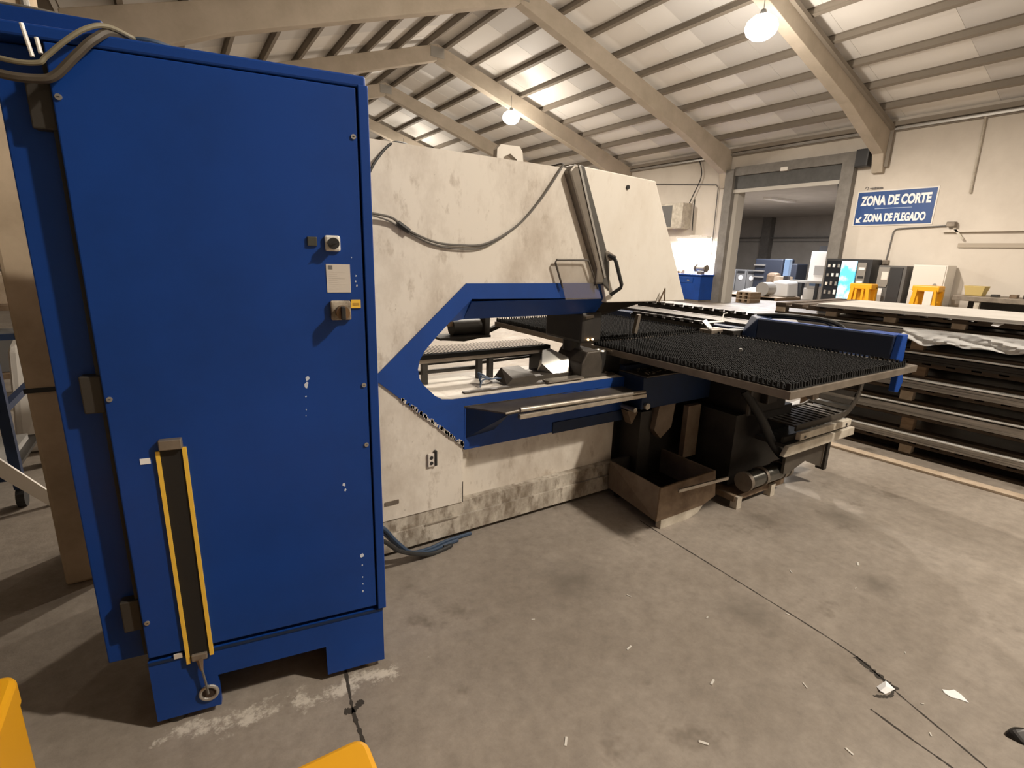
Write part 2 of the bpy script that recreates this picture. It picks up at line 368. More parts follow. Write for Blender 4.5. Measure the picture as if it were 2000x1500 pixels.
# ------------------------------------------------------------------ doorway and next room
d1 = thing('door_1', None, None, (XW, 10.7, 0), kind='structure')
MB().box(XW - .30, XW - .02, DY1, DY1 + .34, 0, 4.86).build('jamb_post', M_gframe, d1)
MB().box(XW - .10, XW + .32, DY1 - .16, DY1 + .02, 0, DZ + .04).build('jamb_lining', M_gframe2, d1)
MB().box(XW - .26, XW - .02, DY0 - .34, DY0 + .02, 0, 4.92).build('jamb_post', M_gframe, d1)
MB().box(XW - .25, XW - .025, DY0 + .02, DY1, 4.62, 4.915).build('lintel', M_gframe, d1)
MB().box(XW - .16, XW - .03, DY0, DY1, 4.14, 4.64).build('door_panel', M_gdoor, d1)
MB().box(XW - .20, XW - .03, DY0, DY1, 4.03, 4.15).build('bottom_rail', M_gframe2, d1)
MB().box(XW - .28, XW - .16, 10.6, 10.85, 4.60, 4.72).build('sensor_box', M_appl, d1)
MB().box(XW - .34, XW - .02, DY0 - .72, DY0 - .36, 4.45, 4.95).build('motor_box', M_black, d1, bevel=.03)
MB().beam((XW - .1, DY0 + .1, 4.05), (XW - .1, DY0 + .02, 3.55), .05, .05).build('latch_arm', M_black, d1)
# next room
XF = 34.0
tag(MB().box(XF, XF + .3, 2, 32, 0, 4.6).build('wall_next_room', M_roomwall), kind='structure')
tag(MB().box(XW + .3, XF, 31.7, 32, 0, 4.6).box(XW + .3, XF, 2, 2.3, 0, 4.6).build('wall_next_room_sides', M_roomwall), kind='structure')
tag(MB().box(XW + .3, XF + .3, 2, 32, 4.45, 4.6).build('ceiling_next_room', M_roomwall), kind='structure')
tag(MB().box(XF - .5, XF, 20.6, 21.2, 0, 4.45).box(XF - .25, XF, 2.3, 31.7, 3.12, 3.20).box(XF - .12, XF, 2.3, 31.7, 2.9, 2.94).build('trim_3', M_gframe), kind='structure')
nl = bpy.data.lights.new('next_room_light', 'AREA'); nl.energy = 1100; nl.size = 3; nl.color = (.95, .95, 1.0)
nlo = bpy.data.objects.new('next_room_light', nl); C.objects.link(nlo); nlo.location = (24, 14.5, 4.3)
nf = thing('strip_light', 'strip light on the ceiling of the next room', 'ceiling lamp', (24, 14.5, 4.35)); MB().box(23, 25, 14.3, 14.7, 4.35, 4.445).build('housing', M_appl, nf)
exec_later = []

# ------------------------------------------------------------------ control cabinet (local frame: x along the door, y depth)
ca = math.radians(-9.26)
cab = thing('control_cabinet', 'tall blue electrical control cabinet with switches and a black yellow-edged slot', 'cabinet', (-.208, 1.805, 0), ca)
def cb(name, mb, m, parent=None, **k): return mb.build(name, m, parent or cab, local=True, **k)
CW, CT = .757, 2.10
cb('body', MB().box(-.118, CW + .004, .055, .47, .262, CT - .035), M_blue, bevel=.004)
door = cb('door', MB().box(.004, CW - .022, 0, .052, .285, 2.066), M_blue, bevel=.004)
cb('door_edge_strip', MB().box(CW - .018, CW + .012, -.006, .06, .27, 2.075), M_blue, bevel=.003)
cb('door_gap_shade', MB().box(-.012, .006, .028, .056, .285, 2.06).box(-.012, CW - .02, .028, .056, 2.055, 2.07), M_rubber)  # black strip painted in for the shade of the door gap
cb('top_cap', MB().box(-.118, CW + .006, -.004, .47, CT - .032, CT), M_blue, bevel=.006)
cb('plinth', MB().prism([(0, .03), (.19, .03), (.19, .155), (.545, .155), (.545, .03), (CW, .03), (CW, .268), (0, .268)], 'y', .004, .03).box(0, .02, .03, .45, .03, .268).box(CW - .02, CW, .03, .45, .03, .268).box(0, CW, .43, .45, .03, .268), M_blue)
cb('plinth_ledge', MB().box(0, CW, 0, .012, .258, .266), M_bluedark)
cb('foot', MB().cyl((.05, .05, 0), (.05, .05, .035), .035, 14), M_iron); cb('foot', MB().cyl((CW - .05, .05, 0), (CW - .05, .05, .035), .03, 14), M_dsteel)
cb('foot', MB().cyl((.05, .4, 0), (.05, .4, .035), .03, 14), M_iron); cb('foot', MB().cyl((CW - .05, .4, 0), (CW - .05, .4, .035), .03, 14), M_iron)
cb('cable_duct', MB().box(-.118, .10, .14, .45, CT, CT + .075), M_blue, bevel=.004)
for z in (1.925, 1.175, .44):
    cb('hinge', MB().box(-.052, .0, .02, .06, z - .055, z + .055), mat('hinge_brown', (.035, .03, .024), .55), bevel=.004)
for x, z in ((.018, 1.945), (.018, 1.165), (.018, .42), (CW - .035, 1.93), (CW - .035, 1.155), (CW - .035, .94)):
    sc = cb('screw', MB().cyl((x, -.004, z), (x, .002, z), .0075, 12), M_alu); cb('screw_slot', MB().box(x - .003, x + .003, -.0048, -.0038, z - .0012, z + .0012), M_knob, sc)
# top switch
sw = cb('rotary_switch', MB().box(.622, .668, -.012, .002, 1.592, 1.640), M_knobplate, bevel=.006)
cb('knob', MB().cyl((.646, -.013, 1.616), (.646, -.034, 1.616), .017, 18).hull([(.646 + s * .006, y, 1.616) for s in (-1, 1) for y in (-.034, -.042)] + [(.646 - .021, y, 1.607) for y in (-.030, -.040)] + [(.646 + .016, y, 1.622) for y in (-.03, -.04)]), M_knob, sw)
cb('black_button', MB().box(.572, .600, -.007, .002, 1.606, 1.634), mat('dull_black_square', (.05, .05, .04), .5), bevel=.002)
# type label
lb = cb('paper_label', MB().box(.622, .694, -.0016, .001, 1.465, 1.553), M_paper)
cb('label_logo', MB().box(.628, .641, -.0022, -.0014, 1.537, 1.549), M_ink, lb)
ln = MB()
for k in range(9): ln.box(.628, .628 + (.026 if k % 3 else .05), -.0019, -.0014, 1.528 - k * .0065, 1.5288 - k * .0065)
cb('label_print', ln, mat('faint_print', (.42, .39, .36), .7), lb)
# main switch
ms = cb('main_switch', MB().box(.628, .690, -.016, .002, 1.378, 1.440), M_dirtyplate, bevel=.005)
cb('switch_knob', MB().cyl((.662, -.017, 1.405), (.662, -.05, 1.405), .021, 20), M_brownknob, ms)
cb('knob_grip', MB().box(.655, .669, -.062, -.048, 1.384, 1.426), M_knob, ms, bevel=.003)
yt = cb('yellow_tag', MB().box(.692, .722, -.005, .002, 1.415, 1.442), M_ystrip); cb('tag_print', MB().box(.697, .717, -.0056, -.0046, 1.424, 1.432), mat('tag_ink', (.45, .26, .03), .6), yt)
# tall slot with yellow strips
slx0, slx1, slz0, slz1 = .118, .178, .255, 1.0
sl = cb('slot_recess', MB().box(slx0, slx1, -.004, .003, slz0, slz1), mat('slot_black', (.008, .007, .006), .7))
cb('edge_strip', MB().box(slx0 - .010, slx0 + .001, -.008, .003, slz0 - .02, slz1 - .005), M_ystrip, sl)
cb('edge_strip', MB().box(slx1 - .001, slx1 + .010, -.008, .003, slz0 - .005, slz1), M_ystrip, sl)
cb('top_bracket', MB().box(slx0 + .002, slx1 + .002, -.02, .004, slz1, slz1 + .032), M_dsteel, sl, bevel=.003)
cb('lower_clip', MB().box(slx0 + .006, slx1 - .008, -.014, 0, slz0 - .012, slz0 + .012), M_dsteel, sl, bevel=.003)
hk = cb('cord', MB().tube([(.148, -.006, .245), (.150, -.012, .20), (.155, -.012, .15), (.158, -.01, .10)], .004, 6), M_cable)
cb('cord_bundle', MB().tube([(.146, -.01, .25), (.149, -.014, .205)], .012, 8, .005), M_rust)
cb('grommet_ring', MB().ring((.158, 0.0, .095), (0, 1, 0), .026, .006, 22, 8), M_alu)
cb('grommet_hole', MB().cyl((.158, .0, .095), (.158, .006, .095), .022, 18), mat('rust_hole', (.035, .02, .012), .8))
cb('white_sticker', MB().box(.066, .092, -.0015, .001, .958, .976), M_signw); cb('white_sticker', MB().box(.074, .098, -.0015, .004, .262, .278), M_paper)
# chipped paint
def chip(cx, cz, r, n, seed, y=-.0006):
    g = random.Random(seed); m_ = MB(); pts = []
    for k in range(n):
        t = 2 * math.pi * k / n; q = r * g.uniform(.45, 1.0); pts.append((cx + q * .7 * math.cos(t), cz + q * math.sin(t)))
    return m_.prism(pts, 'y', y, .001)
M_chip = mat('bare_primer', (.55, .60, .68), .6)
for k, (x, z, r) in enumerate(((.545, 1.19, .011), (.541, 1.168, .013), (.537, 1.13, .004), (.535, 1.085, .004), (.533, 1.065, .003), (.64, .80, .008), (.643, .78, .007), (.71, 1.50, .005), (.713, 1.487, .005), (.712, 1.518, .004), (.69, .51, .012), (.689, .47, .005), (.688, .42, .004), (.688, .39, .004), (.687, .36, .006), (.70, 1.575, .003))):
    cb('paint_chip', chip(x, z, r, 9, k), M_chip)
# cables lying over the cabinet top (own things)
def cabw(p): return Matrix.Translation((-.208, 1.805, 0)) @ Matrix.Rotation(ca, 4, 'Z') @ Vector(p)
def spline(pts, n=8):
    pts = [Vector(p) for p in pts]; P_ = [pts[0]] + pts + [pts[-1]]; out = []
    for i in range(1, len(P_) - 2):
        for k in range(n):
            t = k / n; a, b, c, d = P_[i-1:i+3]
            out.append(.5 * ((2*b) + (c - a) * t + (2*a - 5*b + 4*c - d) * t*t + (3*b - a - 3*c + d) * t**3))
    out.append(pts[-1]); return out
def cable(name, label, pts, r, m, n=8, cat='cable', group=None):
    o = MB().tube(spline(pts), r, n).build(name, m, smooth=True); return tag(o, label, cat, group)
cable('hose', 'khaki hose drooping over the top left corner of the blue cabinet', [(-.62, 2.0, 2.10), (-.42, 1.82, 2.04), (-.278, 1.765, 2.003), (-.215, 1.755, 2.004), (-.195, 1.755, 2.022), (-.152, 1.75, 2.064), (-.112, 1.755, 2.098), (-.073, 1.775, 2.118), (-.02, 1.83, 2.118), (.06, 1.95, 2.112)], .006, M_olive)
cable('hose', 'thick dark hose lying under the khaki hose on the blue cabinet', [(-.62, 2.0, 2.07), (-.42, 1.83, 2.005), (-.285, 1.775, 1.972), (-.218, 1.765, 1.972), (-.185, 1.762, 1.985), (-.140, 1.758, 2.035), (-.10, 1.765, 2.08), (-.06, 1.80, 2.112), (.02, 1.90, 2.115)], .0105, mat('muddy_hose', (.07, .055, .038), .6))
cable('cable', 'blue grey cable running across the cabinet top near the front edge', [(-.10, 1.87, 2.112), (-.025, 1.84, 2.116), (.025, 1.83, 2.118), (.10, 1.86, 2.112), (.2, 1.92, 2.109)], .009, M_bluecable)
cable('cable', 'thin grey cable on the cable duct at the cabinet back', [cabw(p) for p in ((-.45, .2, 2.185), (-.1, .16, 2.181), (.0, .17, 2.18), (.08, .2, 2.18))], .005, M_cable)
tag(MB().cyl((-.232, 1.765, 2.085), (-.221, 1.757, 2.016), .0045, 8).build('white_rod', M_appl), 'longer thin white rod propped at the cabinet top corner', 'rod')
tag(MB().cyl((-.209, 1.765, 2.06), (-.205, 1.757, 2.026), .0045, 8).build('white_rod', M_appl), 'shorter thin white rod propped at the cabinet top corner', 'rod')

# ------------------------------------------------------------------ punching machine
pm = thing('punching_machine', 'large cream and blue sheet metal punching machine with open throat and brush table', 'machine', (1.6, 2.65, 0))
inner = [(1.298, 1.367), (1.171, 1.252), (1.09, 1.175), (1.03, 1.112), (1.002, 1.065), (.992, 1.02), (1.000, .97), (1.02, .935), (1.047, .908), (1.085, .868), (1.129, .842), (1.19, .834)]
FY, BY = 2.40, 2.95
body = [(.15, .215), (.15, 2.075), (1.93, 2.068), (2.26, 1.40), (2.26, 1.355)] + inner + [(2.46, .829), (2.46, .54), (1.256, .557), (1.256, .215)]
bo = MB().prism(body, 'y', FY, BY).build('frame', M_white, pm)
MB().box(1.256, 2.46, 2.458, BY, .215, .545).build('frame_recess', M_white, pm)
MB().box(.15, 2.46, 2.408, BY, .135, .214).build('base_rail', M_scuff, pm)
MB().box(.15, 2.46, 2.392, BY, .03, .134).build('base_skirt', M_scuff, pm)
MB().box(.2, 2.4, 2.44, BY - .05, 0, .032).build('base_foot', M_iron, pm)
MB().beam((1.02, 2.388, .138), (1.22, 2.388, .138), .008, .006).build('skirt_bead', M_steel, pm)
# blue throat surround (plate on the frame face)
blue = [(2.27, 1.445), (1.267, 1.447), (.762, .995), (1.256, .555), (1.256, .79), (2.46, .775), (2.46, .829)] + inner[::-1] + [(2.27, 1.352)]
MB().prism(blue, 'y', FY - .010, FY + .004).build('throat_surround', M_bluechip, pm)
# ragged chipped lower edge of the blue paint
g = random.Random(5); ch = MB()
for k in range(90):
    t = g.uniform(.28, .99); x, z = .762 + (1.256 - .762) * t, .995 + (.555 - .995) * t
    q = g.uniform(.003, .018) * (.4 + t * .7); a = x - .002 + g.uniform(0, .006)
    ch.prism([(a - .004, z - .004), (a + .004, z - .006), (a + .006 + g.uniform(0, .006), z + q), (a - .001, z + q * 1.4)], 'y', FY - .0103, FY - .009)
tag(ch.build('worn_paint_edge', M_white, pm), kind='stuff')
jaw = MB().prism([(FY - .010, 1.352), (2.485, 1.25), (2.87, 1.25), (BY, 1.352)], 'x', 1.298, 2.24)
jaw.hull([(1.298, FY - .01, 1.366), (1.298, BY, 1.366), (1.171, FY - .01, 1.253), (1.171, BY, 1.253), (1.298, 2.485, 1.25), (1.298, 2.87, 1.25)])
jaw.build('upper_jaw', M_bluechip, pm)
MB().hull([(2.238, FY - .012, 1.447), (2.30, 2.44, 1.36), (2.315, 2.5, 1.34), (2.25, 2.49, 1.25), (2.238, 2.485, 1.25), (2.238, BY, 1.447), (2.30, BY, 1.34), (2.238, 2.87, 1.25), (2.238, FY - .012, 1.352), (2.27, 2.40, 1.40)]).build('jaw_nose', M_bluechip, pm)
# lower box and shelf
MB().box(1.258, 2.46, FY - .012, 2.46, .535, .775).build('lower_box', M_bluechip, pm, bevel=.002)
MB().box(1.87, 2.46, FY - .02, FY - .01, .53, .60).build('box_stiffener', M_bluedark, pm)
MB().hull([(1.262, FY - .005, .784), (2.44, FY - .005, .768), (2.43, 2.205, .762), (1.43, 2.205, .775), (1.262, FY - .005, .776), (2.44, FY - .005, .76), (2.43, 2.205, .754), (1.43, 2.205, .767)]).build('shelf_plate', M_dark, pm)
MB().hull([(1.262, FY - .008, .776), (1.43, 2.207, .767), (1.262, FY - .008, .60), (1.45, FY - .008, .62), (1.43, 2.215, .76)]).build('shelf_shade_wedge', M_bluedark, pm)  # dark wedge stands in for the triangular shadow below the shelf
MB().cyl((1.49, 2.19, .790), (2.45, 2.195, .772), .013, 14).build('shelf_roller', M_steel, pm, smooth=True)
MB().box(1.485, 2.455, 2.178, 2.206, .738, .764).build('shelf_rail', M_steel, pm, bevel=.003)
MB().cyl((1.41, 2.21, .775), (1.49, 2.195, .785), .006, 10).build('roller_pin', M_steel, pm)
# lifting lug on top
lug = MB()
lug.prism([(1.515, 2.07), (1.518, 2.14), (1.54, 2.165), (1.66, 2.168), (1.678, 2.145), (1.69, 2.07), (1.650, 2.07), (1.642, 2.10), (1.60, 2.125), (1.56, 2.105), (1.548, 2.07)], 'y', 2.53, 2.57).build('lifting_lug', M_cover, pm)
MB().hull([(1.0, 2.42, 2.07), (1.9, 2.42, 2.068), (1.0, 2.9, 2.07), (1.9, 2.9, 2.068), (1.0, 2.5, 2.085), (1.9, 2.5, 2.083), (1.0, 2.85, 2.085), (1.9, 2.85, 2.083)]).build('top_plate', M_dsteel, pm)
# head cover
cov = MB().prism([(1.955, 2.085), (2.56, 2.062), (2.955, 1.322), (2.225, 1.328)], 'y', 2.365, 2.94).build('head_cover', M_cover, pm, bevel=.006)
MB().cyl((2.325, 2.358, 2.005), (2.325, 2.37, 2.005), .013, 16).build('lock', M_knob, cov); 
chn = MB().prism([(1.868, 2.047), (1.905, 2.085), (1.935, 2.087), (2.18, 1.48), (2.175, 1.44), (2.115, 1.44), (2.118, 1.53)], 'y', 2.352, 2.90).build('cover_channel', mat('grey_cover_edge', (.23, .20, .165), .38, .4, color2=(.15, .13, .105), scale=5), pm, bevel=.012)
MB().prism([(1.935, 2.087), (1.979, 2.085), (2.22, 1.57), (2.235, 1.40), (2.18, 1.44)], 'y', 2.357, 2.90).build('cover_seal', mat('cover_seal_dark', (.075, .068, .058), .5), pm, bevel=.005)
MB().beam((1.937, 2.352, 2.08), (2.182, 2.352, 1.48), .014, .010, up=(0, 1, 0)).build('seal_bead', M_alu, pm)
h = MB().tube([(2.195, 2.345, 1.61), (2.212, 2.315, 1.595), (2.222, 2.308, 1.575), (2.284, 2.308, 1.44), (2.282, 2.312, 1.42), (2.232, 2.345, 1.375)], .0115, 8); h.build('pull_handle', M_knob, pm, smooth=True)
MB().hull([(2.175, 2.357, 1.63), (2.20, 2.357, 1.635), (2.228, 2.312, 1.605), (2.218, 2.312, 1.585), (2.18, 2.34, 1.575)]).build('handle_boss', mat('grey_cover_edge', (0, 0, 0)), pm)
# transparent guard with a dark rim
gp = MB().add([(1.82, 2.368, 1.575), (2.06, 2.368, 1.577), (2.185, 2.368, 1.352), (1.907, 2.368, 1.352), (1.82, 2.373, 1.575), (2.06, 2.373, 1.577), (2.185, 2.373, 1.352), (1.907, 2.373, 1.352)], [(0,1,2,3),(7,6,5,4),(0,4,5,1),(1,5,6,2),(2,6,7,3),(3,7,4,0)]).build('guard_pane', M_glass, pm)
MB().tube([(1.88, 2.37, 1.42), (1.818, 2.37, 1.562), (1.828, 2.37, 1.577), (2.05, 2.37, 1.579), (2.062, 2.37, 1.572), (2.15, 2.37, 1.41)], .006, 6).build('guard_rim', M_dark, gp)
# punching head and tool area
MB().box(2.13, 2.30, 2.47, 2.86, 1.06, 1.26).build('punch_head', M_iron, pm, bevel=.02)
MB().cyl((2.21, 2.66, .99), (2.21, 2.66, 1.08), .06, 20).build('punch_holder', M_iron, pm)
MB().hull([(2.14, 2.445, 1.235), (2.20, 2.445, 1.245), (2.22, 2.46, 1.225), (2.15, 2.46, 1.215), (2.14, 2.5, 1.24), (2.21, 2.5, 1.24)]).build('head_bracket', M_dsteel, pm)
for x in (2.185, 2.222): MB().cyl((x, 2.462, 1.085), (x, 2.472, 1.085), .006, 10).build('status_light', M_led, pm)
MB().hull([(2.29, 2.50, 1.33), (2.93, 2.60, 1.32), (2.93, 2.9, 1.32), (2.29, 2.9, 1.335), (2.24, 2.60, 1.20), (2.50, 2.7, 1.20), (2.50, 2.85, 1.2), (2.24, 2.85, 1.2)]).build('head_skirt', M_dark, pm)
MB().tube([(2.66, 2.335, 1.325), (2.70, 2.33, 1.41), (2.705, 2.33, 1.33)], .006, 6).build('cable_clip', M_rust, pm)
MB().prism([(2.14, .83), (2.14, .93), (2.185, 1.005), (2.29, 1.01), (2.32, .93), (2.32, .83)], 'y', 2.46, 2.74).build('die_block', M_dark, pm, bevel=.01)
MB().cyl((2.37, 2.55, .83), (2.37, 2.55, .985), .045, 18).build('die_post', M_iron, pm); MB().ring((2.37, 2.55, .985), (0, 0, 1), .03, .01, 16, 6).build('die_ring', M_steel, pm)
MB().hull([(1.94, 2.62, .92), (2.02, 2.56, .84), (2.12, 2.56, .86), (2.14, 2.6, .95), (2.06, 2.7, 1.0), (2.0, 2.7, .99), (1.95, 2.68, .86)]).build('slug_chute', mat('polished_chute', (.8, .77, .7), .22, .6), pm, smooth=True)
MB().box(1.3, 2.44, 2.46, 2.50, .831, .842).build('bed_strip', M_dark, pm)
# brush strip inside the throat, on legs
def tufts(x0, x1, y0, y1, z, p, hgt, r, seed=0, edge=None):
    m_ = MB(); g = random.Random(seed)
    nx, ny = max(1, round((x1 - x0) / p)), max(1, round((y1 - y0) / p))
    vs, fs = [], []
    for i in range(nx + 1):
        for j in range(ny + 1):
            x = x0 + (x1 - x0) * i / nx; y = y0 + (y1 - y0) * j / ny if ny else y0
            dx, dy = g.uniform(-.12, .12) * p, g.uniform(-.12, .12) * p; hh = hgt * g.uniform(.88, 1.06); k = len(vs)
            for a in range(4):
                t = a * math.pi / 2 + .785; vs.append((x + r * math.cos(t), y + r * math.sin(t), z))
            for a in range(4):
                t = a * math.pi / 2 + .785; vs.append((x + dx + r * .55 * math.cos(t), y + dy + r * .55 * math.sin(t), z + hh))
            fs += [tuple(k + q for q in f) for f in ((4,5,6,7),(0,1,5,4),(1,2,6,5),(2,3,7,6),(3,0,4,7))]
    m_.v = [Vector(v) for v in vs]; m_.f = fs; return m_
st = MB().box(1.05, 2.10, 2.75, 2.79, .962, .985).build('throat_brush_strip', M_dsteel, pm)
MB().box(1.05, 2.10, 2.748, 2.79, .985, 1.012).build('brush_back', M_brushplate, st)
row0 = tufts(0, 0, 0, 0, 0, 1, .034, .0082, 1, edge=1); row0.v = row0.v[:8]; row0.f = row0.f[:5]
row0 = row0.build('front_tuft', M_brush, st, local=True); row0.location = (1.075 - 1.6, 2.76 - 2.65, 1.012)
for k in range(1, 47): piece(row0, 'front_tuft', (1.075 - 1.6 + k * .0218, 2.76 - 2.65, 1.012), st)
for x in (1.19, 1.56, 1.64):
    MB().box(x - .016, x + .016, 2.755, 2.79, .83, .966).build('strip_leg', M_iron, pm)
MB().beam((1.05, 2.82, .895), (1.60, 2.82, .893), .02, .022).build('strip_brace', M_iron, pm)
MB().beam((1.25, 2.86, .935), (2.05, 2.86, .938), .02, .016).build('strip_brace', M_iron, pm)
MB().beam((1.62, 2.84, .915), (2.0, 2.84, .925), .02, .014).build('strip_brace', M_iron, pm)
MB().box(2.0, 2.06, 2.72, 2.85, .83, .966).build('strip_leg', M_iron, pm)
bx_ = MB().hull([(1.60, 2.50, .842), (1.83, 2.50, .842), (1.64, 2.50, .878), (1.80, 2.50, .885), (1.63, 2.62, .925), (1.76, 2.62, .925), (1.60, 2.66, .85), (1.82, 2.66, .85)]).build('valve_cover', M_dark, pm)
for k in range(4):
    MB().tube(spline([(1.44 + .02 * k, 2.54 + .03 * k, .84), (1.47, 2.56 + .02 * k, .875 + .01 * k), (1.54, 2.58, .87), (1.62, 2.58 + .02 * k, .865)]), .005, 6).build('air_line', M_bluecable, bx_)
MB().box(1.78, 2.30, 2.55, 2.75, .83, .86).build('die_rail', M_dark, pm)
MB().box(1.86, 2.14, 2.43, 2.50, .842, .852).build('cover_plate', M_steel, pm)
# frame extras
pl = MB().box(1.040, 1.085, FY - .014, FY, .475, .55).build('socket_plate', M_paper, pm, bevel=.003)
for z in (.497, .528): MB().cyl((1.060, FY - .0165, z), (1.060, FY - .013, z), .0095, 16).build('socket', M_knob, pl)
MB().box(1.078, 1.092, FY - .02, FY, .478, .565).build('socket_bracket', M_knob, pl, bevel=.003)
MB().box(.80, .875, FY - .006, FY + .001, .305, .325).build('name_strip', M_dsteel, pm)
MB().box(1.2545, 1.2575, FY - .002, FY + .002, .215, .34).build('panel_seam', M_knob, pm)

# brush tables
def table(name, x0, x1, y0, y1, tx1, sd):
    t = MB().box(x0, x1, y0, y1, .958, 1.0).build(name, M_dsteel, pm, bevel=.003)
    MB().box(x0 + .012, tx1, y0 + .012, y1 - .012, 1.0, 1.006).build('brush_plate', M_brushplate, t)
    tag(tufts(x0 + .035, tx1 - .02, y0 + .035, y1 - .035, 1.005, .0165, .017, .0082, sd).build('brush_tuft', M_brush, t), kind='stuff')
    rim = tufts(x0 + .018, tx1 - .006, y0 + .018, y0 + .0181, 1.005, .0262, .030, .0088, sd + 10)
    for a in (tufts(x0 + .018, tx1 - .006, y1 - .018, y1 - .0179, 1.005, .0262, .030, .0088, sd + 11), tufts(x0 + .018, x0 + .0181, y0 + .03, y1 - .03, 1.005, .0262, .030, .0088, sd + 12), tufts(tx1 - .006, tx1 - .0059, y0 + .03, y1 - .03, 1.005, .0262, .030, .0088, sd + 13)): rim.add(a.v, a.f)
    tag(rim.build('rim_tuft', M_brush, t), kind='stuff')
    return t
table('near_brush_table', 2.42, 3.86, 1.265, 2.70, 3.71, 2)
table('far_brush_table', 2.42, 3.72, 2.785, 4.02, 3.72, 3)
MB().cyl((3.08, 1.98, 1.032), (3.10, 1.99, 1.032), .012, 8).build('slug', M_alu, pm)
# transverse guide beam with slotted chains
bm_ = MB().box(3.90, 4.42, 1.75, 4.6, .90, 1.06).build('guide_beam', M_bluedark, pm, bevel=.01)
MB().box(4.02, 4.30, 2.5, 4.55, 1.06, 1.085).build('beam_top', M_dark, bm_)
cvb = MB().box(3.80, 3.865, 1.40, 2.33, 1.018, 1.168).build('beam_cover', mat('beam_navy', (.010, .018, .045), .45), pm, bevel=.008)
MB().box(3.81, 3.862, 1.41, 2.32, 1.168, 1.172).build('cover_lid', M_bluechip, cvb)
MB().prism([(3.875, .80), (3.93, .79), (3.97, .86), (3.90, 1.01), (3.895, 1.178), (3.825, 1.178), (3.795, 1.02), (3.82, 1.02), (3.88, 1.0)], 'y', 1.36, 1.40).build('beam_end_plate', M_blue, pm, bevel=.006)
MB().box(3.87, 3.97, 1.42, 1.62, 1.06, 1.172).build('beam_end_box', M_blue, pm, bevel=.006)
MB().hull([(3.79, 2.33, 1.01), (4.0, 2.33, 1.01), (3.80, 2.33, 1.17), (4.0, 2.33, 1.18), (3.82, 2.48, 1.02), (4.0, 2.48, 1.02), (3.90, 2.45, 1.18), (4.0, 2.48, 1.18)]).build('carriage_block', M_bluedark, pm, bevel=.008)
MB().box(3.715, 3.745, 1.28, 2.69, 1.0, 1.016).build('edge_strip', M_steel, pm)
for (xx, zz, y0, y1, n, wd) in ((3.80, 1.065, 2.72, 3.65, 9, .05), (4.36, 1.125, 2.55, 4.1, 13, .05)):
    chain = MB().box(xx - .02, xx + .02, y0, y1, zz - .035, zz - .024).build('slotted_chain', M_iron, pm)
    MB().box(xx - .03, xx - .022, y0, y1, zz - .04, zz + .004).build('chain_side', M_iron, chain)
    for k in range(n):
        y = y0 + (y1 - y0) * (k + .5) / n
        MB().box(xx - .03, xx + .03, y - .032, y + .032, zz - .005, zz + .024).build('chain_link', M_grease, chain)
        MB().box(xx - .028, xx + .01, y + .034, y + .034 + (y1 - y0) / n - .07, zz - .004, zz + .001).build('chain_gap_plate', M_signw, chain)
MB().box(3.735, 3.775, 2.74, 3.6, .995, 1.012).build('chain_rail', M_steel, pm)
MB().hull([(2.99, 2.84, 1.02), (3.02, 2.84, 1.02), (3.02, 2.84, 1.17), (3.05, 2.84, 1.17), (2.99, 2.87, 1.02), (3.02, 2.87, 1.02), (3.02, 2.87, 1.17), (3.05, 2.87, 1.17)]).build('hold_down_bar', M_dsteel, pm)
cl = MB().hull([(3.60, 2.62, 1.06), (3.66, 2.62, 1.06), (3.72, 2.78, 1.10), (3.78, 2.78, 1.10), (3.60, 2.62, 1.07), (3.78, 2.78, 1.11)]).hull([(3.72, 2.72, 1.09), (3.76, 2.72, 1.09), (3.86, 2.66, 1.10), (3.86, 2.70, 1.10), (3.74, 2.72, 1.105), (3.86, 2.68, 1.11)]).build('workpiece_clamp', M_appl, pm)
MB().tube([(3.86, 2.69, 1.10), (3.92, 2.72, 1.16), (3.97, 2.72, 1.165)], .005, 6).build('clamp_lever', M_appl, cl)
MB().box(3.62, 3.84, 2.60, 2.72, 1.012, 1.05).build('clamp_base', M_dsteel, pm, bevel=.006)
MB().box(3.70, 3.86, 2.46, 2.56, 1.012, 1.06).build('clamp_base', M_iron, pm, bevel=.006)
MB().tube(spline([(3.93, 2.42, 1.18), (3.95, 2.25, 1.20), (3.95, 2.05, 1.205), (3.95, 1.9, 1.20), (3.94, 1.78, 1.17), (3.94, 1.72, 1.10)]), .016, 8).build('hose', M_rubber, pm, smooth=True)
MB().tube(spline([(3.98, 2.42, 1.16), (4.0, 2.25, 1.18), (4.0, 2.05, 1.185), (4.0, 1.9, 1.175), (4.0, 1.8, 1.08)]), .012, 8).build('hose', M_rubber, pm, smooth=True)
# below the table
MB().box(2.462, 3.45, 2.22, 2.55, .64, .86).build('cross_beam', M_bluedark, pm, bevel=.01)
MB().box(2.462, 3.42, 2.2, 2.46, .86, .868).build('bed_plate', M_dark, pm)
MB().box(2.462, 3.9, 2.45, 2.9, .55, .95).build('bed_casting', M_grease, pm)
MB().box(2.47, 2.75, 2.40, 2.50, .868, .90).build('bed_ledge', M_bluedark, pm)
g = random.Random(31); fl_ = MB()
for k in range(40):
    x, y, a = g.uniform(2.5, 2.95), g.uniform(2.23, 2.4), g.uniform(0, 3)
    fl_.cbox((x, y, .872 + g.uniform(0, .006)), (g.uniform(.008, .026), .006, .002), Matrix.Rotation(a, 4, 'Z') @ Matrix.Rotation(g.uniform(-.6, .6), 4, 'X'))
tag(fl_.build('swarf', M_steel, pm), kind='stuff')
MB().box(3.3, 3.85, 1.75, 2.45, .78, .955).build('carriage', M_iron, pm, bevel=.01)
MB().box(3.15, 3.6, 1.90, 2.5, .58, .80).build('gearbox', M_grease, pm, bevel=.02)
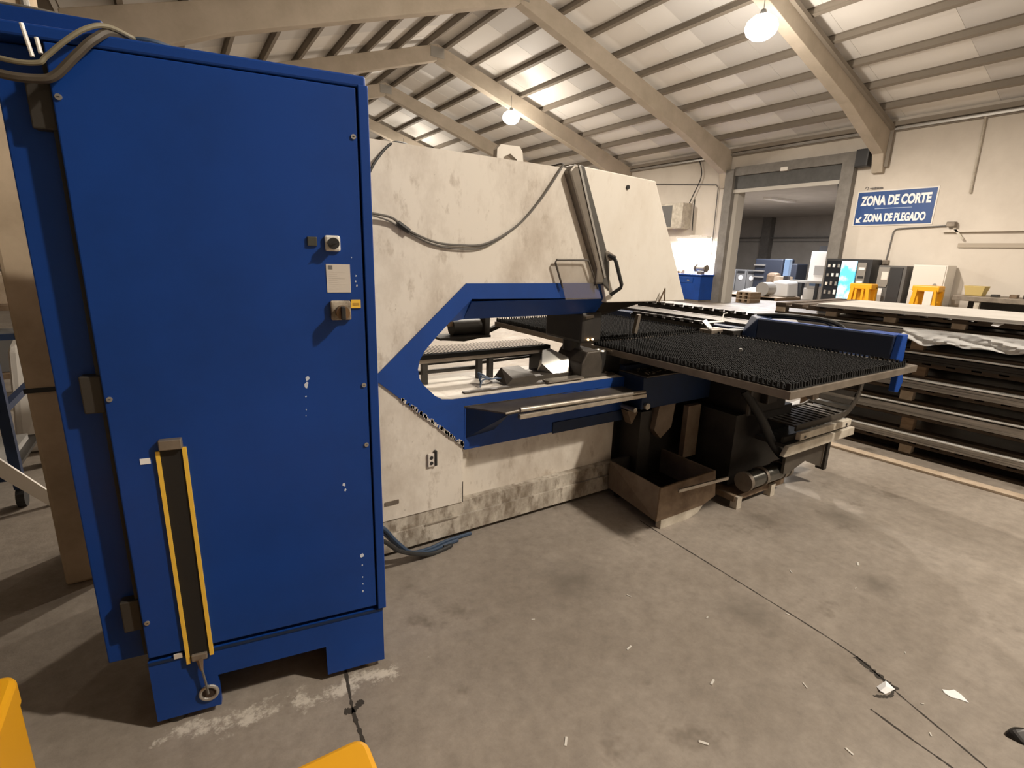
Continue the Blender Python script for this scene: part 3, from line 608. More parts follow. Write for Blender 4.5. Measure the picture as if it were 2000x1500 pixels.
for k, (x, y, z, a) in enumerate(((3.2, 1.86, .86, .06), (3.32, 1.88, .72, .07), (3.48, 1.80, .84, .05), (3.66, 1.74, .86, .05), (3.58, 1.72, .74, .05))):
    MB().cbox((x, y, z), (a * 1.6, a, a * 1.5)).build('actuator', (M_dsteel, M_grease)[k % 2], pm, bevel=.008)
MB().box(2.66, 3.06, 2.32, 2.9, .05, .62).box(3.05, 3.72, 1.92, 2.9, .10, .60).build('bed_base', M_grease, pm)
MB().box(3.72, 3.86, 2.0, 2.9, .10, .42).build('bed_step', M_iron, pm)
MB().box(2.53, 2.64, 2.28, 2.45, .0, .60).build('chute_panel', M_iron, pm)
MB().hull([(2.66, 2.24, .64), (2.82, 2.24, .64), (2.63, 2.24, .47), (2.80, 2.24, .47), (2.70, 2.24, .40), (2.66, 2.3, .64), (2.82, 2.3, .64), (2.63, 2.3, .47), (2.80, 2.3, .47), (2.70, 2.3, .40)]).build('chute_hopper', M_tray, pm)
MB().box(2.885, 3.02, 2.18, 2.22, .24, .62).build('deflector_plate', M_tray, pm)
MB().box(2.46, 2.53, 2.5, 2.9, .05, .6).build('side_plate', M_iron, pm)
MB().cyl((2.50, 2.20, .665), (2.50, 2.36, .665), .022, 12).build('fitting', M_steel, pm); MB().cyl((2.43, 2.24, .64), (2.43, 2.36, .64), .016, 12).build('fitting', M_steel, pm)
MB().hull([(2.42, 2.3, .62), (2.52, 2.3, .60), (2.47, 2.3, .52), (2.42, 2.36, .62), (2.52, 2.36, .60), (2.47, 2.36, .52)]).build('funnel', M_rust, pm)
MB().tube(spline([(3.15, 1.95, .75), (3.22, 1.85, .58), (3.30, 1.80, .42), (3.44, 1.80, .30), (3.50, 1.79, .27)]), .03, 10).build('suction_hose', M_rubber, pm, smooth=True)
# drive cylinder on feet
dc = MB().cyl((3.04, 1.79, .185), (3.50, 1.785, .185), .058, 24).build('drive_cylinder', mat('oily_metal', (.12, .115, .10), .25, .7), pm, smooth=True)
for x0, x1 in ((3.02, 3.05), (3.20, 3.225), (3.42, 3.45), (3.485, 3.515)): MB().cyl((x0, 1.79, .185), (x1, 1.79, .185), .066, 24).build('band', M_dsteel, dc)
MB().box(2.96, 3.55, 1.80, 2.3, .05, .09).build('cylinder_base', M_rust, pm)
for x in (2.97, 3.36): MB().box(x, x + .05, 1.78, 1.83, 0, .088).build('base_foot', M_beige, pm)
# outrigger rails with cable chain
MB().box(3.385, 4.07, 1.655, 1.69, .452, .502).build('outrigger_rail', M_beige, pm, bevel=.004)
for x_ in (3.44, 4.0): MB().cyl((x_, 1.652, .47), (x_, 1.66, .47), .011, 10).build('bolt_hole', M_knob, pm)
MB().prism([(3.20, .375), (3.25, .435), (4.13, .432), (4.135, .372), (3.22, .368)], 'y', 1.650, 1.68).build('outrigger_rail', M_beige, pm, bevel=.003)
MB().box(3.3, 4.1, 1.70, 2.3, .40, .425).build('chain_trough', M_iron, pm)
MB().prism([(3.35, .385), (3.895, .385), (3.90, .13), (3.615, .245), (3.40, .19), (3.35, .20)], 'y', 1.71, 1.73).build('support_plate', M_dark, pm)
MB().box(3.86, 3.90, 1.69, 1.75, .13, .385).build('support_edge', M_iron, pm)
MB().beam((3.845, 1.708, .18), (3.85, 1.708, .33), .012, .006).build('edge_bead', M_steel, pm)
ck = thing('cable_chain', None, None); bpy.data.objects.remove(ck)
chain = MB().box(3.3, 4.1, 1.72, 1.735, .43, .47).build('cable_chain', M_iron, pm)
path = [(3.42 + .062 * k, .525) for k in range(11)] + [(4.04 + .22 * math.sin(t), .745 - .22 * math.cos(t)) for t in [math.pi * .5 * k / 5 for k in range(1, 6)]] + [(4.265, .80), (4.265, .86), (4.265, .92)]
for k in range(len(path) - 1):
    (xa, za), (xb, zb) = path[k], path[k + 1]; an = math.atan2(zb - za, xb - xa)
    M_ = Matrix.Translation(((xa + xb) / 2, 1.86, (za + zb) / 2)) @ Matrix.Rotation(-an, 4, 'Y')
    l = MB(); hl = math.hypot(xb - xa, zb - za) / 2
    l.box(-hl * .62, hl * .5, -.14, .14, -.006, .004, M_).box(-hl, hl, -.15, -.138, -.03, .012, M_).box(-hl, hl, .138, .15, -.03, .012, M_)
    l.build('chain_link', M_dark, chain)

# cables on the machine face (things of their own)
cable('cable', 'black cable drooping across the cream machine face from the cabinet', [(.50, 2.17, 1.78), (.64, 2.30, 1.775), (.76, 2.36, 1.76), (.87, 2.375, 1.745), (.94, 2.385, 1.70), (1.08, 2.385, 1.648), (1.22, 2.385, 1.636), (1.38, 2.385, 1.65), (1.56, 2.385, 1.745), (1.70, 2.385, 1.88), (1.83, 2.385, 2.05), (1.87, 2.42, 2.09), (1.9, 2.6, 2.095)], .006, M_cable)
cable('cable', 'thinner grey cable sagging just below the black one on the machine', [(.50, 2.17, 1.765), (.64, 2.30, 1.765), (.76, 2.36, 1.752), (.86, 2.38, 1.73), (.94, 2.388, 1.69), (1.08, 2.388, 1.635), (1.22, 2.388, 1.618), (1.36, 2.388, 1.63), (1.50, 2.388, 1.70)], .004, M_cable)
tag(MB().tube([(.90, 2.382, 1.725), (.955, 2.382, 1.69)], .013, 8).build('cable_tie', M_rubber), 'dark sleeve binding the two drooping machine cables', 'cable tie')
cable('cable', 'dark cable rising beside the cabinet to the machine top', [(.50, 2.17, 1.80), (.70, 2.32, 1.85), (.80, 2.36, 1.98), (.88, 2.40, 2.06), (.96, 2.46, 2.085), (1.1, 2.6, 2.09)], .006, M_rubber)
for k, (dz, lab) in enumerate(((0, 'upper dark blue hose curving from the cabinet to the machine foot'), (.03, 'lower dark blue hose curving along the machine foot'), (-.03, 'black hose lying at the machine foot'))):
    cable('hose', lab, [(.62, 2.18 - .026 * k, .36 + dz), (.72, 2.22 - .026 * k, .27 + dz), (.80, 2.27 - .026 * k, .16 + dz * .6), (.90, 2.31 - .026 * k, .05 + .01 * k), (1.02, 2.345 - .026 * k, .014), (1.14, 2.37 - .028 * k, .013), (1.30 - .1 * k, 2.378 - .028 * k, .012)], .011, (M_bluecable, M_bluecable, M_rubber)[k])

# ------------------------------------------------------------------ scrap tray under the head
ty = thing('scrap_tray', 'rusty open sheet metal scrap tray standing under the punching table', 'tray', (2.58, 2.1, 0))
MB().hull([(2.285, 1.86, .062), (2.30, 1.86, .062), (2.335, 1.885, .26), (2.325, 1.885, .26), (2.36, 2.36, .062), (2.375, 2.36, .062), (2.37, 2.36, .26), (2.36, 2.36, .26)]).build('side_panel', M_tray, ty)
MB().hull([(2.285, 1.86, .062), (2.84, 1.86, .10), (2.72, 1.86, .062), (2.84, 1.88, .27), (2.325, 1.885, .26), (2.285, 1.872, .062), (2.84, 1.875, .10), (2.84, 1.892, .27), (2.325, 1.897, .26)]).build('front_panel', M_rust, ty)
MB().box(2.82, 2.84, 1.88, 2.36, .08, .27).build('side_panel', M_tray, ty)
MB().box(2.36, 2.84, 2.34, 2.36, .062, .27).build('back_panel', M_iron, ty)
MB().hull([(2.30, 1.87, .06), (2.84, 1.87, .09), (2.36, 2.36, .06), (2.84, 2.36, .09), (2.30, 1.87, .068), (2.84, 1.87, .098), (2.36, 2.36, .068), (2.84, 2.36, .098)]).build('tray_floor', M_grease, ty)
MB().beam((2.44, 1.845, .235), (2.86, 1.80, .245), .012, .02).build('handle_bar', M_steel, ty)
MB().prism([(2.33, 0), (2.33, .065), (2.74, .075), (2.68, .02), (2.60, 0)], 'y', 1.862, 1.90).build('skid', M_beige, ty)
MB().box(2.40, 2.8, 2.30, 2.34, 0, .064).build('skid', M_iron, ty)

# ------------------------------------------------------------------ stacked pallets of sheet metal
PA = math.radians(4.63); PLOC = (5.318, 0, 0)
def part_local(name, mb, m, parent, **k): return mb.build(name, m, parent, local=True, **k)
def pallet(label, z0, h, y0, y1, depth, mm, off=0, nb=7, first=False):
    r = thing('pallet', label, 'pallet', (PLOC[0], PLOC[1], z0), PA, group='pallets in the sheet stack')
    T, B = .022, .02
    base = part_local('deck_board', MB().box(0, depth, -.05, .05, 0, T), mm, r); base.location = (off, y0 + .05, h - T)
    n = int((y1 - y0) / .16)
    for k in range(1, n + 1): piece(base, 'deck_board', (off, y0 + .05 + (y1 - y0 - .1) * k / n, h - T), r)
    rn = part_local('runner', MB().box(0, .1, y0, y1, 0, B), mm, r); rn.location = (off, 0, 0)
    for x in (depth / 2 - .05, depth - .1): piece(rn, 'runner', (off + x, 0, 0), r)
    st_ = part_local('stringer', MB().box(.002, .098, y0, y1, 0, .02), mm, r); st_.location = (off, 0, h - T - .02)
    for x in (depth / 2 - .05, depth - .1): piece(st_, 'stringer', (off + x, 0, h - T - .02), r)
    bl = part_local('block', MB().box(.001, .09, -.045, .045, 0, h - T - B - .02), M_woodend if first else M_wood, r); bl.location = (off, y0 + .05, B)
    for k in range(nb):
        for i, x in enumerate((0, depth / 2 - .045, depth - .09)):
            if k == 0 and i == 0: continue
            piece(bl, 'block', (off + x, y0 + .05 + (y1 - y0 - .1) * k / (nb - 1), B), r)
    return r
def sheets(name, label, z0, h, y0, y1, x0, x1, m, n=3, bow=0.0):
    r = thing(name, label, 'sheet stack', (PLOC[0], PLOC[1], z0), PA, group='sheet metal packs in the stack')
    g = random.Random(int(z0 * 1000))
    for k in range(n):
        t = h / n; dx, dy = g.uniform(-.006, .006), g.uniform(-.02, .02)
        top = k == n - 1 and m is not M_sheettop
        part_local('sheet', MB().box(x0 + dx - (.02 if top else 0), x1 + dx, y0 + dy, y1 + dy, k * t + (t - .009 if top else 0), (k + 1) * t - .0015), M_sheetlit if top else m, r)  # top sheet takes the painted lit-edge colour
    return r
D = 1.5
lv = [  # z pallet, pallet height, sheet height
    (0.0, .130, .070), (.200, .165, .095), (.460, .140, .080), (.680, .140, .080), (.900, .130, .070), (1.100, .105, .030)]
names = ['lowest pallet of the sheet metal stack, standing on the floor', 'second pallet from the floor in the sheet metal stack', 'third pallet from the floor in the sheet metal stack', 'fourth pallet from the floor in the sheet metal stack', 'fifth pallet from the floor, under the crumpled plastic film', 'topmost pallet of the sheet metal stack, jutting out at its end']
snames = ['lowest pack of steel sheets in the pallet stack', 'second pack of steel sheets from the floor', 'third pack of steel sheets from the floor', 'fourth pack of dark steel sheets from the floor', 'fifth pack of steel sheets draped with crumpled plastic film', 'pale boards lying on top of the pallet stack']
for k, (z, hp, hs) in enumerate(lv):
    y0, y1 = (-.9, 2.98 if k == 5 else 2.66 - .06 * (k % 2) + (.0 if k else -.1))
    pallet(names[k], z, hp, y0, y1, D, M_wooddark, off=.03 + .02 * (k % 2), nb=(9 if k == 5 else 5), first=(k in (0, 2, 5)))
    sheets('sheet_metal_pack', snames[k], z + hp, hs, -1.0 - .05 * k, 2.56 if k == 5 else 2.72, -.012 * (k % 3), (1.05 if k == 5 else D + .03), (M_sheetside, M_sheetside, M_sheetside, M_iron, M_sheetside, M_sheettop)[k], n=2 if k == 5 else 4)
# second pale board on the top layer and a loose plank
def stackw(p): return Matrix.Translation(PLOC) @ Matrix.Rotation(PA, 4, 'Z') @ Vector(p)
# crumpled film on the fifth pack
g = random.Random(11); vs, fs = [], []; nx_, nz_ = 110, 8
def wob(t, k): return math.sin(t * 5.1 + k) * .5 + math.sin(t * 11.7 + 2 * k) * .3 + math.sin(t * 23.0 + 1.7 * k) * .2
for i in range(nx_ + 1):
    y = -.7 + 2.55 * i / nx_
    drop = .085 + .05 * wob(y, .4)
    for j in range(nz_ + 1):
        t = j / nz_; vs.append(stackw((-.028 - .05 * t * (1 + wob(y * 2.6 + t * 1.4, 1.0 + t)) - .012 * abs(wob(y * 6 + t * 3, .3)), y + .012 * wob(y * 3, t * 3), 1.095 - t * drop + .006 * wob(y * 2, 5 * t))))
for i in range(nx_):
    for j in range(nz_): a = i * (nz_ + 1) + j; fs.append((a, a + nz_ + 1, a + nz_ + 2, a + 1))
f = MB().add(vs, fs).build('plastic_film', M_film, smooth=True); tag(f, 'crumpled translucent plastic film hanging from the upper sheet pack', 'plastic film')
so = f.modifiers.new('thickness', 'SOLIDIFY'); so.thickness = .001
tag(MB().box(0, .1, 0, 2.5, 0, .02, Matrix.Translation((4.98, 0, 0)) @ Matrix.Rotation(PA, 4, 'Z')).build('timber_batten', M_woodend, bevel=.003), 'long timber batten lying on the floor before the pallet stack', 'plank')
tag(MB().hull([stackw(p) for p in ((-.012, 1.30, 1.20), (-.012, 1.24, 1.20), (-.02, 1.31, 1.18), (-.02, 1.27, 1.175), (.0, 1.28, 1.205))]).build('paper_tag', M_signw), 'small white torn tag on the top pallet edge', 'tag')

# ------------------------------------------------------------------ yellow plastic boxes in the foreground
def ybox(name, label, x0, x1, y0, y1, h, rad=.035):
    r = thing(name, label, 'plastic box', ((x0 + x1) / 2, (y0 + y1) / 2, 0), group='yellow boxes near the camera')
    def rr_(a0, a1, b0, b1, q, n=6):
        out = []
        for cx, cy, s in ((a1 - q, b1 - q, 0), (a0 + q, b1 - q, 1), (a0 + q, b0 + q, 2), (a1 - q, b0 + q, 3)):
            for k in range(n + 1):
                t = (s + k / n) * math.pi / 2; out.append((cx + q * math.cos(t), cy + q * math.sin(t)))
        return out
    MB().prism(rr_(x0 + .003, x1 - .003, y0 + .003, y1 - .003, rad), 'z', 0, h - .07).build('bin_body', M_yellow, r)
    MB().prism(rr_(x0, x1, y0, y1, rad), 'z', h - .075, h).build('lid', M_yellow, r, bevel=.012)
    return r
ybox('yellow_box', 'yellow plastic box with rounded lid at the bottom edge of the photo', -.16, .262, .45, .985, .5)
ybox('yellow_box', 'yellow plastic box standing at the bottom left corner of the photo', -.86, -.412, 1.02, 1.485, .6)

# ------------------------------------------------------------------ left background: blue trolley, rack, boxes
tr = thing('trolley', 'blue steel frame trolley on castors behind the concrete pillar', 'trolley', (-1.25, 4.2, 0))
for x, y in ((-.93, 4.06), (-1.7, 4.06), (-.93, 4.8), (-1.7, 4.8)):
    MB().box(x - .025, x + .025, y - .025, y + .025, .12, .98).build('post', M_bluedark, tr)
    w_ = MB().cyl((x - .02, y, .06), (x + .02, y, .06), .06, 18).build('castor', M_rubber, tr)
for z in (.2, .95): 
    MB().box(-1.7, -.93, 4.04, 4.08, z - .02, z + .02).build('rail', M_bluedark, tr); MB().box(-1.7, -.93, 4.78, 4.82, z - .02, z + .02).build('rail', M_bluedark, tr)
MB().beam((-.94, 4.05, .62), (-1.65, 4.05, .22), .04, .03).build('brace', M_bluedark, tr); MB().box(-.95, -.91, 4.06, 4.8, .60, .64).build('rail', M_bluedark, tr)
MB().box(-1.7, -.93, 4.06, 4.8, .22, .24).build('shelf', M_iron, tr)
tag(MB().box(-1.5, -.98, 4.12, 4.7, .2405, .28).build('sheet_offcut', M_sheetside), 'bright metal offcut lying on the blue trolley shelf', 'metal sheet')
tag(MB().add([(-1.3, 3.98, .62), (-.80, 3.98, .0), (-.72, 3.98, .0), (-1.22, 3.98, .68), (-1.3, 4.0, .62), (-.80, 4.0, .0), (-.72, 4.0, .0), (-1.22, 4.0, .68)], [(0,1,2,3),(7,6,5,4),(0,4,5,1),(1,5,6,2),(2,6,7,3),(3,7,4,0)]).build('white_plank', M_appl), 'white plank leaning diagonally against the blue trolley', 'plank')
sh = thing('storage_rack', 'dark storage rack with boxes against the left background', 'rack', (-2.2, 7.0, 0))
for x in (-3.4, -1.2):
    for y in (6.6, 7.4): MB().box(x - .03, x + .03, y - .03, y + .03, 0, 2.2).build('post', M_iron, sh)
for z in (.3, .95, 1.6): MB().box(-3.4, -1.2, 6.6, 7.4, z, z + .05).build('shelf', M_rust, sh)
g = random.Random(4)
for k, (x, z, sx, sz, m_, lab) in enumerate(((-1.5, 1.0, .4, .28, M_woodend, 'brown cardboard box on the middle shelf of the left rack'), (-2.1, 1.0, .5, .3, M_appl, 'white box on the middle shelf of the left rack'), (-1.5, 1.65, .45, .3, M_appl, 'white box on the top shelf of the left rack'), (-2.2, 1.65, .5, .25, M_applg, 'dark box on the top shelf of the left rack'), (-1.6, .35, .6, .35, M_applg, 'dark crate on the bottom shelf of the left rack'), (-2.4, .35, .5, .3, M_wood, 'wooden crate on the bottom shelf of the left rack'))):
    tag(MB().box(x - sx / 2, x + sx / 2, 6.7, 7.3, z, z + sz).build('storage_box', m_, bevel=.01), lab, 'box', 'boxes on the left rack')
tag(MB().hull([(-1.15, 5.1, 0), (-.75, 5.1, 0), (-1.2, 5.6, 0), (-.8, 5.6, 0), (-1.1, 5.2, .82), (-.8, 5.15, .84), (-1.1, 5.5, .9), (-.8, 5.5, .86)]).build('white_sack', M_appl, bevel=.05), 'white bulging sack behind the blue trolley', 'sack')

# ------------------------------------------------------------------ far wall: sign, pipes, box unit, workbench
def wall_text(y, z): return Matrix.Translation((XW - .032, y, z)) @ Matrix(((0, 0, -1, 0), (-1, 0, 0, 0), (0, 1, 0, 0), (0, 0, 0, 1)))
sg = thing('wall_sign', 'blue wall sign reading zona de corte and zona de plegado beside the doorway', 'sign', (XW, 7.34, 2.77))
MB().box(XW - .02, XW - .001, 6.305, 8.375, 2.75, 3.765).build('sign_board', M_appl, sg)
MB().box(XW - .028, XW - .019, 6.34, 8.34, 2.785, 3.73).build('sign_face', M_sign, sg)
def fit_text(s, y, z, width, height, m):
    o = text(s, 1.0, Matrix(), m, sg, bold=.045)
    xs = [v.co.x for v in o.data.vertices]; ys = [v.co.y for v in o.data.vertices]
    inv = rootmat(sg)
    o.data.transform(inv)   # back to text space
    xs = [v.co.x for v in o.data.vertices]; ys = [v.co.y for v in o.data.vertices]
    kx, ky = width / (max(xs) - min(xs)), height / (max(ys) - min(ys))
    o.data.transform(rootmat(sg).inverted() @ wall_text(y, z) @ Matrix.Diagonal((kx, ky, 1, 1)) @ Matrix.Translation((-min(xs), -min(ys), 0)))
    return o
fit_text('ZONA DE CORTE', 8.24, 3.335, 1.80, .285, M_signw)
fit_text('ZONA DE PLEGADO', 8.09, 2.865, 1.60, .24, M_signw)
fit_text('enimsa', 8.06, 3.80, .36, .07, M_ink)
MB().tube([(XW - .012, 8.15 + .04 * math.cos(t), 3.83 + .045 * math.sin(t) + .01) for t in [k * .6 for k in range(8)]], .009, 6).build('logo_mark', M_ink, sg)
MB().box(XW - .033, XW - .027, 6.86, 7.82, 3.235, 3.248).build('divider_line', mat('sign_pale', (.5, .6, .75), .5), sg)
ar = MB()
ar.beam((XW - .03, 8.15, 3.02), (XW - .03, 8.25, 2.90), .045, .006, up=(1, 0, 0)).prism([(8.29, 2.85), (8.15, 2.86), (8.29, 2.99)], 'x', XW - .034, XW - .028)
ar.build('arrow', M_signw, sg)
# conduits on the right wall
def wpipe(name, lab, pts, r, m=M_alu): return tag(MB().tube([(XW - .05, y, z) for y, z in pts], r, 8).build(name, m), lab, 'pipe')
wpipe('conduit', 'thin conduit dropping from under the blue sign to the appliances', [(7.24, 1.72), (7.20, 2.55), (7.16, 2.62), (7.08, 2.65), (5.95, 2.70)], .018, M_applg)
tag(MB().box(XW - .10, XW - .002, 7.15, 7.32, 1.62, 1.76).build('junction_box', M_dsteel, bevel=.02), 'round grey outlet box at the lower end of the wall conduit', 'outlet box')
ld_ = thing('wall_lamp_arm', 'bracket lamp with short arm mounted on the wall right of the sign', 'wall lamp', (XW, 5.8, 2.7)); MB().box(XW - .2, XW - .02, 5.72, 5.92, 2.66, 2.80).build('lamp_head', M_dsteel, ld_, bevel=.02); MB().beam((XW - .1, 5.80, 2.70), (XW - .1, 5.50, 2.33), .04, .05).build('arm', M_beige, ld_)
tag(MB().box(XW - .12, XW - .02, 3.0, 6.0, 2.53, 2.60).build('wall_duct', M_wall), 'pale upper cable duct along the right wall', 'cable duct')
tag(MB().box(XW - .06, XW - .02, 3.6, 5.6, 2.13, 2.24).build('wall_duct', mat('duct_tan', (.42, .36, .29), .8)), 'tan lower cable duct along the right wall', 'cable duct')
wpipe('drop_pipe', 'vertical pipe hanging down the right wall from the eave', [(5.64, 5.45), (5.62, 4.5), (5.60, 3.52)], .03, M_beige)
# grey fan unit and its cables
fu = thing('wall_heater', 'boxy grey heater unit hung on the far wall above the bright light', 'heater', (XW - .3, 15.3, 2.83))
MB().box(XW - .55, XW - .02, 14.56, 16.05, 2.83, 3.80).build('casing', M_beige, fu, bevel=.01)
MB().box(XW - .56, XW - .548, 15.1, 16.02, 2.88, 3.72).build('grille', M_applg, fu)
cable('cable', 'dark cable hanging from the eave beside the heater unit', [(17.9, 14.44, 5.5), (17.9, 14.25, 5.1), (17.9, 14.22, 4.7), (17.9, 14.5, 4.1), (17.9, 14.72, 3.65)], .02, M_rubber, 6)
cable('cable', 'straight dark cable dropping beside the heater unit', [(17.975, 14.46, 3.95), (17.975, 14.45, 3.4), (17.975, 14.42, 2.75)], .018, M_rubber, 6)
wpipe('conduit', 'vertical conduit left of the doorway frame', [(13.35, 1.7), (13.38, 3.0), (13.40, 4.3), (13.5, 4.42), (17, 4.75)], .018, M_applg)
wb = thing('workbench', 'blue steel workbench with drawer against the far wall', 'workbench', (17.3, 13.5, 0))
MB().box(16.95, 17.85, 12.95, 14.3, .08, 1.0).build('cabinet_body', M_blue, wb, bevel=.01)
MB().box(16.9, 17.9, 12.9, 14.45, 1.0, 1.05).build('worktop', M_blue, wb, bevel=.01)
dr = MB().box(16.93, 16.96, 13.3, 14.25, .72, .93).build('drawer', M_bluechip, wb, bevel=.006); MB().box(16.91, 16.94, 13.45, 13.55, .80, .84).build('pull', M_alu, dr)
MB().box(16.97, 17.8, 12.97, 14.28, 0, .08).build('plinth', M_dsteel, wb)
gr = thing('bench_grinder', 'grey bench grinder standing on the blue workbench', 'grinder', (17.3, 13.25, 1.05))
MB().box(17.2, 17.4, 13.15, 13.35, 1.05, 1.17).build('foot', M_dsteel, gr); MB().cyl((17.3, 13.05, 1.28), (17.3, 13.45, 1.28), .10, 16).build('motor', M_alu, gr)
for y in (13.0, 13.46): MB().cyl((17.3, y, 1.28), (17.3, y + .05, 1.28), .14, 18).build('wheel_guard', M_dsteel, gr)
for k, (y, s, lab) in enumerate(((14.2, .10, 'small brown tool box at the left end of the blue workbench'), (13.95, .14, 'cloth bundle on the blue workbench'), (13.7, .08, 'white tin on the blue workbench'))):
    tag(MB().hull([(17.2, y, 1.05), (17.4, y, 1.05), (17.2, y + .18, 1.05), (17.4, y + .18, 1.05), (17.24, y + .03, 1.05 + s), (17.36, y + .03, 1.05 + s), (17.24, y + .14, 1.05 + s * .9), (17.36, y + .14, 1.05 + s * .9)]).build('bench_item', (M_rust, M_woodend, M_appl)[k], bevel=.01), lab, 'bench item')
tl = thing('bench_light', 'glaring strip light over the blue workbench', 'lamp', (17.7, 14.0, 2.3))
MB().box(17.62, 17.86, 13.4, 14.9, 2.42, 2.5).build('housing', M_appl, tl); MB().box(17.84, 17.998, 13.9, 14.4, 2.44, 2.56).build('wall_bracket', M_appl, tl); MB().cyl((17.7, 13.45, 2.385), (17.7, 14.85, 2.385), .03, 12).build('tube', M_tube, tl)
al = bpy.data.lights.new('bench_tube_light', 'AREA'); al.shape = 'RECTANGLE'; al.size = .08; al.size_y = 1.4; al.energy = 260; al.color = (1, .97, .92)
alo = bpy.data.objects.new('bench_tube_light', al); C.objects.link(alo); alo.parent = tl; alo.location = (-.02, .15, .045)

# appliances along the right wall
vm = thing('vending_machine', 'tall black vending machine with glowing blue panel beside the doorway', 'vending machine', (17.6, 7.95, 0))
MB().box(17.32, 17.92, 7.32, 8.62, 0, 1.76).build('cabinet', M_black, vm, bevel=.01)
MB().box(17.29, 17.325, 8.14, 8.58, .1, 1.70).build('display_window', M_glassdark, vm)
MB().box(17.27, 17.325, 7.72, 8.14, .35, 1.70).build('light_panel', M_screen, vm)
MB().box(17.28, 17.325, 7.45, 7.68, .3, 1.66).build('selection_panel', M_alu, vm)
for z in (1.45, 1.2, 1.05, .85): MB().box(17.27, 17.30, 7.48, 7.64, z, z + .07).build('button_row', M_signw if z != 1.2 else M_black, vm)
g = random.Random(8)
for z in (1.5, 1.22, .95, .68):
    for y in (8.22, 8.36, 8.50): MB().cyl((17.283, y, z), (17.283, y, z + .14 * g.uniform(.6, 1.1)), .035, 10).build('product', (M_appl, M_alu, M_signw)[g.randrange(3)], vm)
cf = thing('drinks_machine', 'shorter black drinks machine between the vending machine and white cupboard', 'vending machine', (17.6, 6.9, 0))
MB().box(17.3, 17.92, 6.42, 7.12, 0, 1.60).build('cabinet', M_applg, cf, bevel=.01)
MB().box(17.27, 17.302, 6.82, 7.10, 1.05, 1.55).build('upper_window', M_alu, cf); MB().box(17.26, 17.28, 6.84, 7.0, 1.2, 1.42).build('window_picture', M_appl, cf)
MB().box(17.27, 17.302, 6.5, 6.80, .3, 1.55).build('door', M_black, cf); MB().box(17.265, 17.29, 6.92, 7.02, .5, .95).build('white_label', M_signw, cf)
MB().box(17.26, 17.28, 6.83, 7.10, 1.0, 1.05).build('chrome_bar', M_alu, cf)
wc = thing('white_cupboard', 'tall cream cupboard with upper and lower door by the right wall', 'cupboard', (17.55, 5.95, 0))
MB().box(17.32, 17.92, 5.5, 6.28, 0, 1.645).build('carcass', M_appl, wc, bevel=.008)
u = MB().box(17.295, 17.325, 5.53, 6.26, .98, 1.62).build('upper_door', M_appl, wc, bevel=.006); MB().cyl((17.285, 5.70, 1.12), (17.297, 5.70, 1.12), .045, 16).build('round_badge', M_alu, u)
l_ = MB().box(17.295, 17.325, 5.53, 6.26, .06, .95).build('lower_door', M_appl, wc, bevel=.006)
def ystool(name, lab, y, w_, x=16.7, h=1.08):
    r = thing(name, lab, 'yellow stand', (x, y, 0), group='yellow stands before the appliances')
    MB().box(x - .2, x + .2, y - w_ / 2, y + w_ / 2, h - .16, h).build('top_panel', M_yellow, r, bevel=.03)
    for s in (-1, 1): MB().hull([(x - .22, y + s * (w_ / 2 - .05), h - .1), (x - .12, y + s * (w_ / 2 - .05), h - .1), (x - .22, y + s * (w_ / 2 + .05), 0), (x - .12, y + s * (w_ / 2 + .05), 0), (x - .22, y + s * (w_ / 2 - .14), h - .1), (x - .12, y + s * (w_ / 2 - .14), h - .1), (x - .22, y + s * (w_ / 2 - .06), 0), (x - .12, y + s * (w_ / 2 - .06), 0)]).build('leg', M_yellow, r)
    MB().box(x + .1, x + .2, y - w_ / 2, y + w_ / 2, .1, h - .1).build('back_panel', M_yellow, r)
    return r
a_ = ystool('yellow_stand', 'yellow stand with two slots before the black vending machine', 7.17, .58)
for yy in (7.08, 7.26): MB().box(16.47, 16.5, yy - .03, yy + .03, .3, .92).build('bar', M_yellow, a_)
b_ = ystool('yellow_stand', 'yellow stand holding a white board before the cream cupboard', 5.62, .60, h=1.12)
tag(MB().box(16.44, 16.47, 5.42, 5.60, .1, .98).build('white_board', M_appl), 'white board leaning inside the right yellow stand', 'board')
bn = thing('work_table', 'long dusty work table along the right wall at the image edge', 'table', (17.2, 4.0, 0))
MB().box(16.6, 17.85, 2.2, 5.05, .80, .92).build('table_top', M_dsteel, bn, bevel=.01)
for y in (4.55, 3.2, 2.4):
    for x in (16.7, 17.7): MB().box(x - .05, x + .05, y - .05, y + .05, 0, .80).build('leg', M_beige, bn)
MB().box(17.3, 17.8, 2.3, 4.9, .15, .78).build('drawer_unit', M_iron, bn)
tag(MB().hull([(17.1, 4.62, .92), (17.4, 4.62, .92), (17.1, 4.95, .92), (17.4, 4.95, .92), (17.05, 4.57, 1.16), (17.45, 4.57, 1.16), (17.05, 5.0, 1.16), (17.45, 5.0, 1.16)]).build('basket', mat('straw', (.55, .42, .16), .8), bevel=.01), 'straw coloured basket on the long work table', 'basket')
for k, (y, m_, lab) in enumerate(((4.35, M_iron, 'dark tool left of centre on the long work table'), (4.0, M_rust, 'brown tin on the long work table'), (3.75, M_iron, 'black block at the right end of the long work table'))):
    tag(MB().box(17.0, 17.2, y - .07, y + .07, .92, .98 + .02 * k).build('table_item', m_, bevel=.01), lab, 'tool')

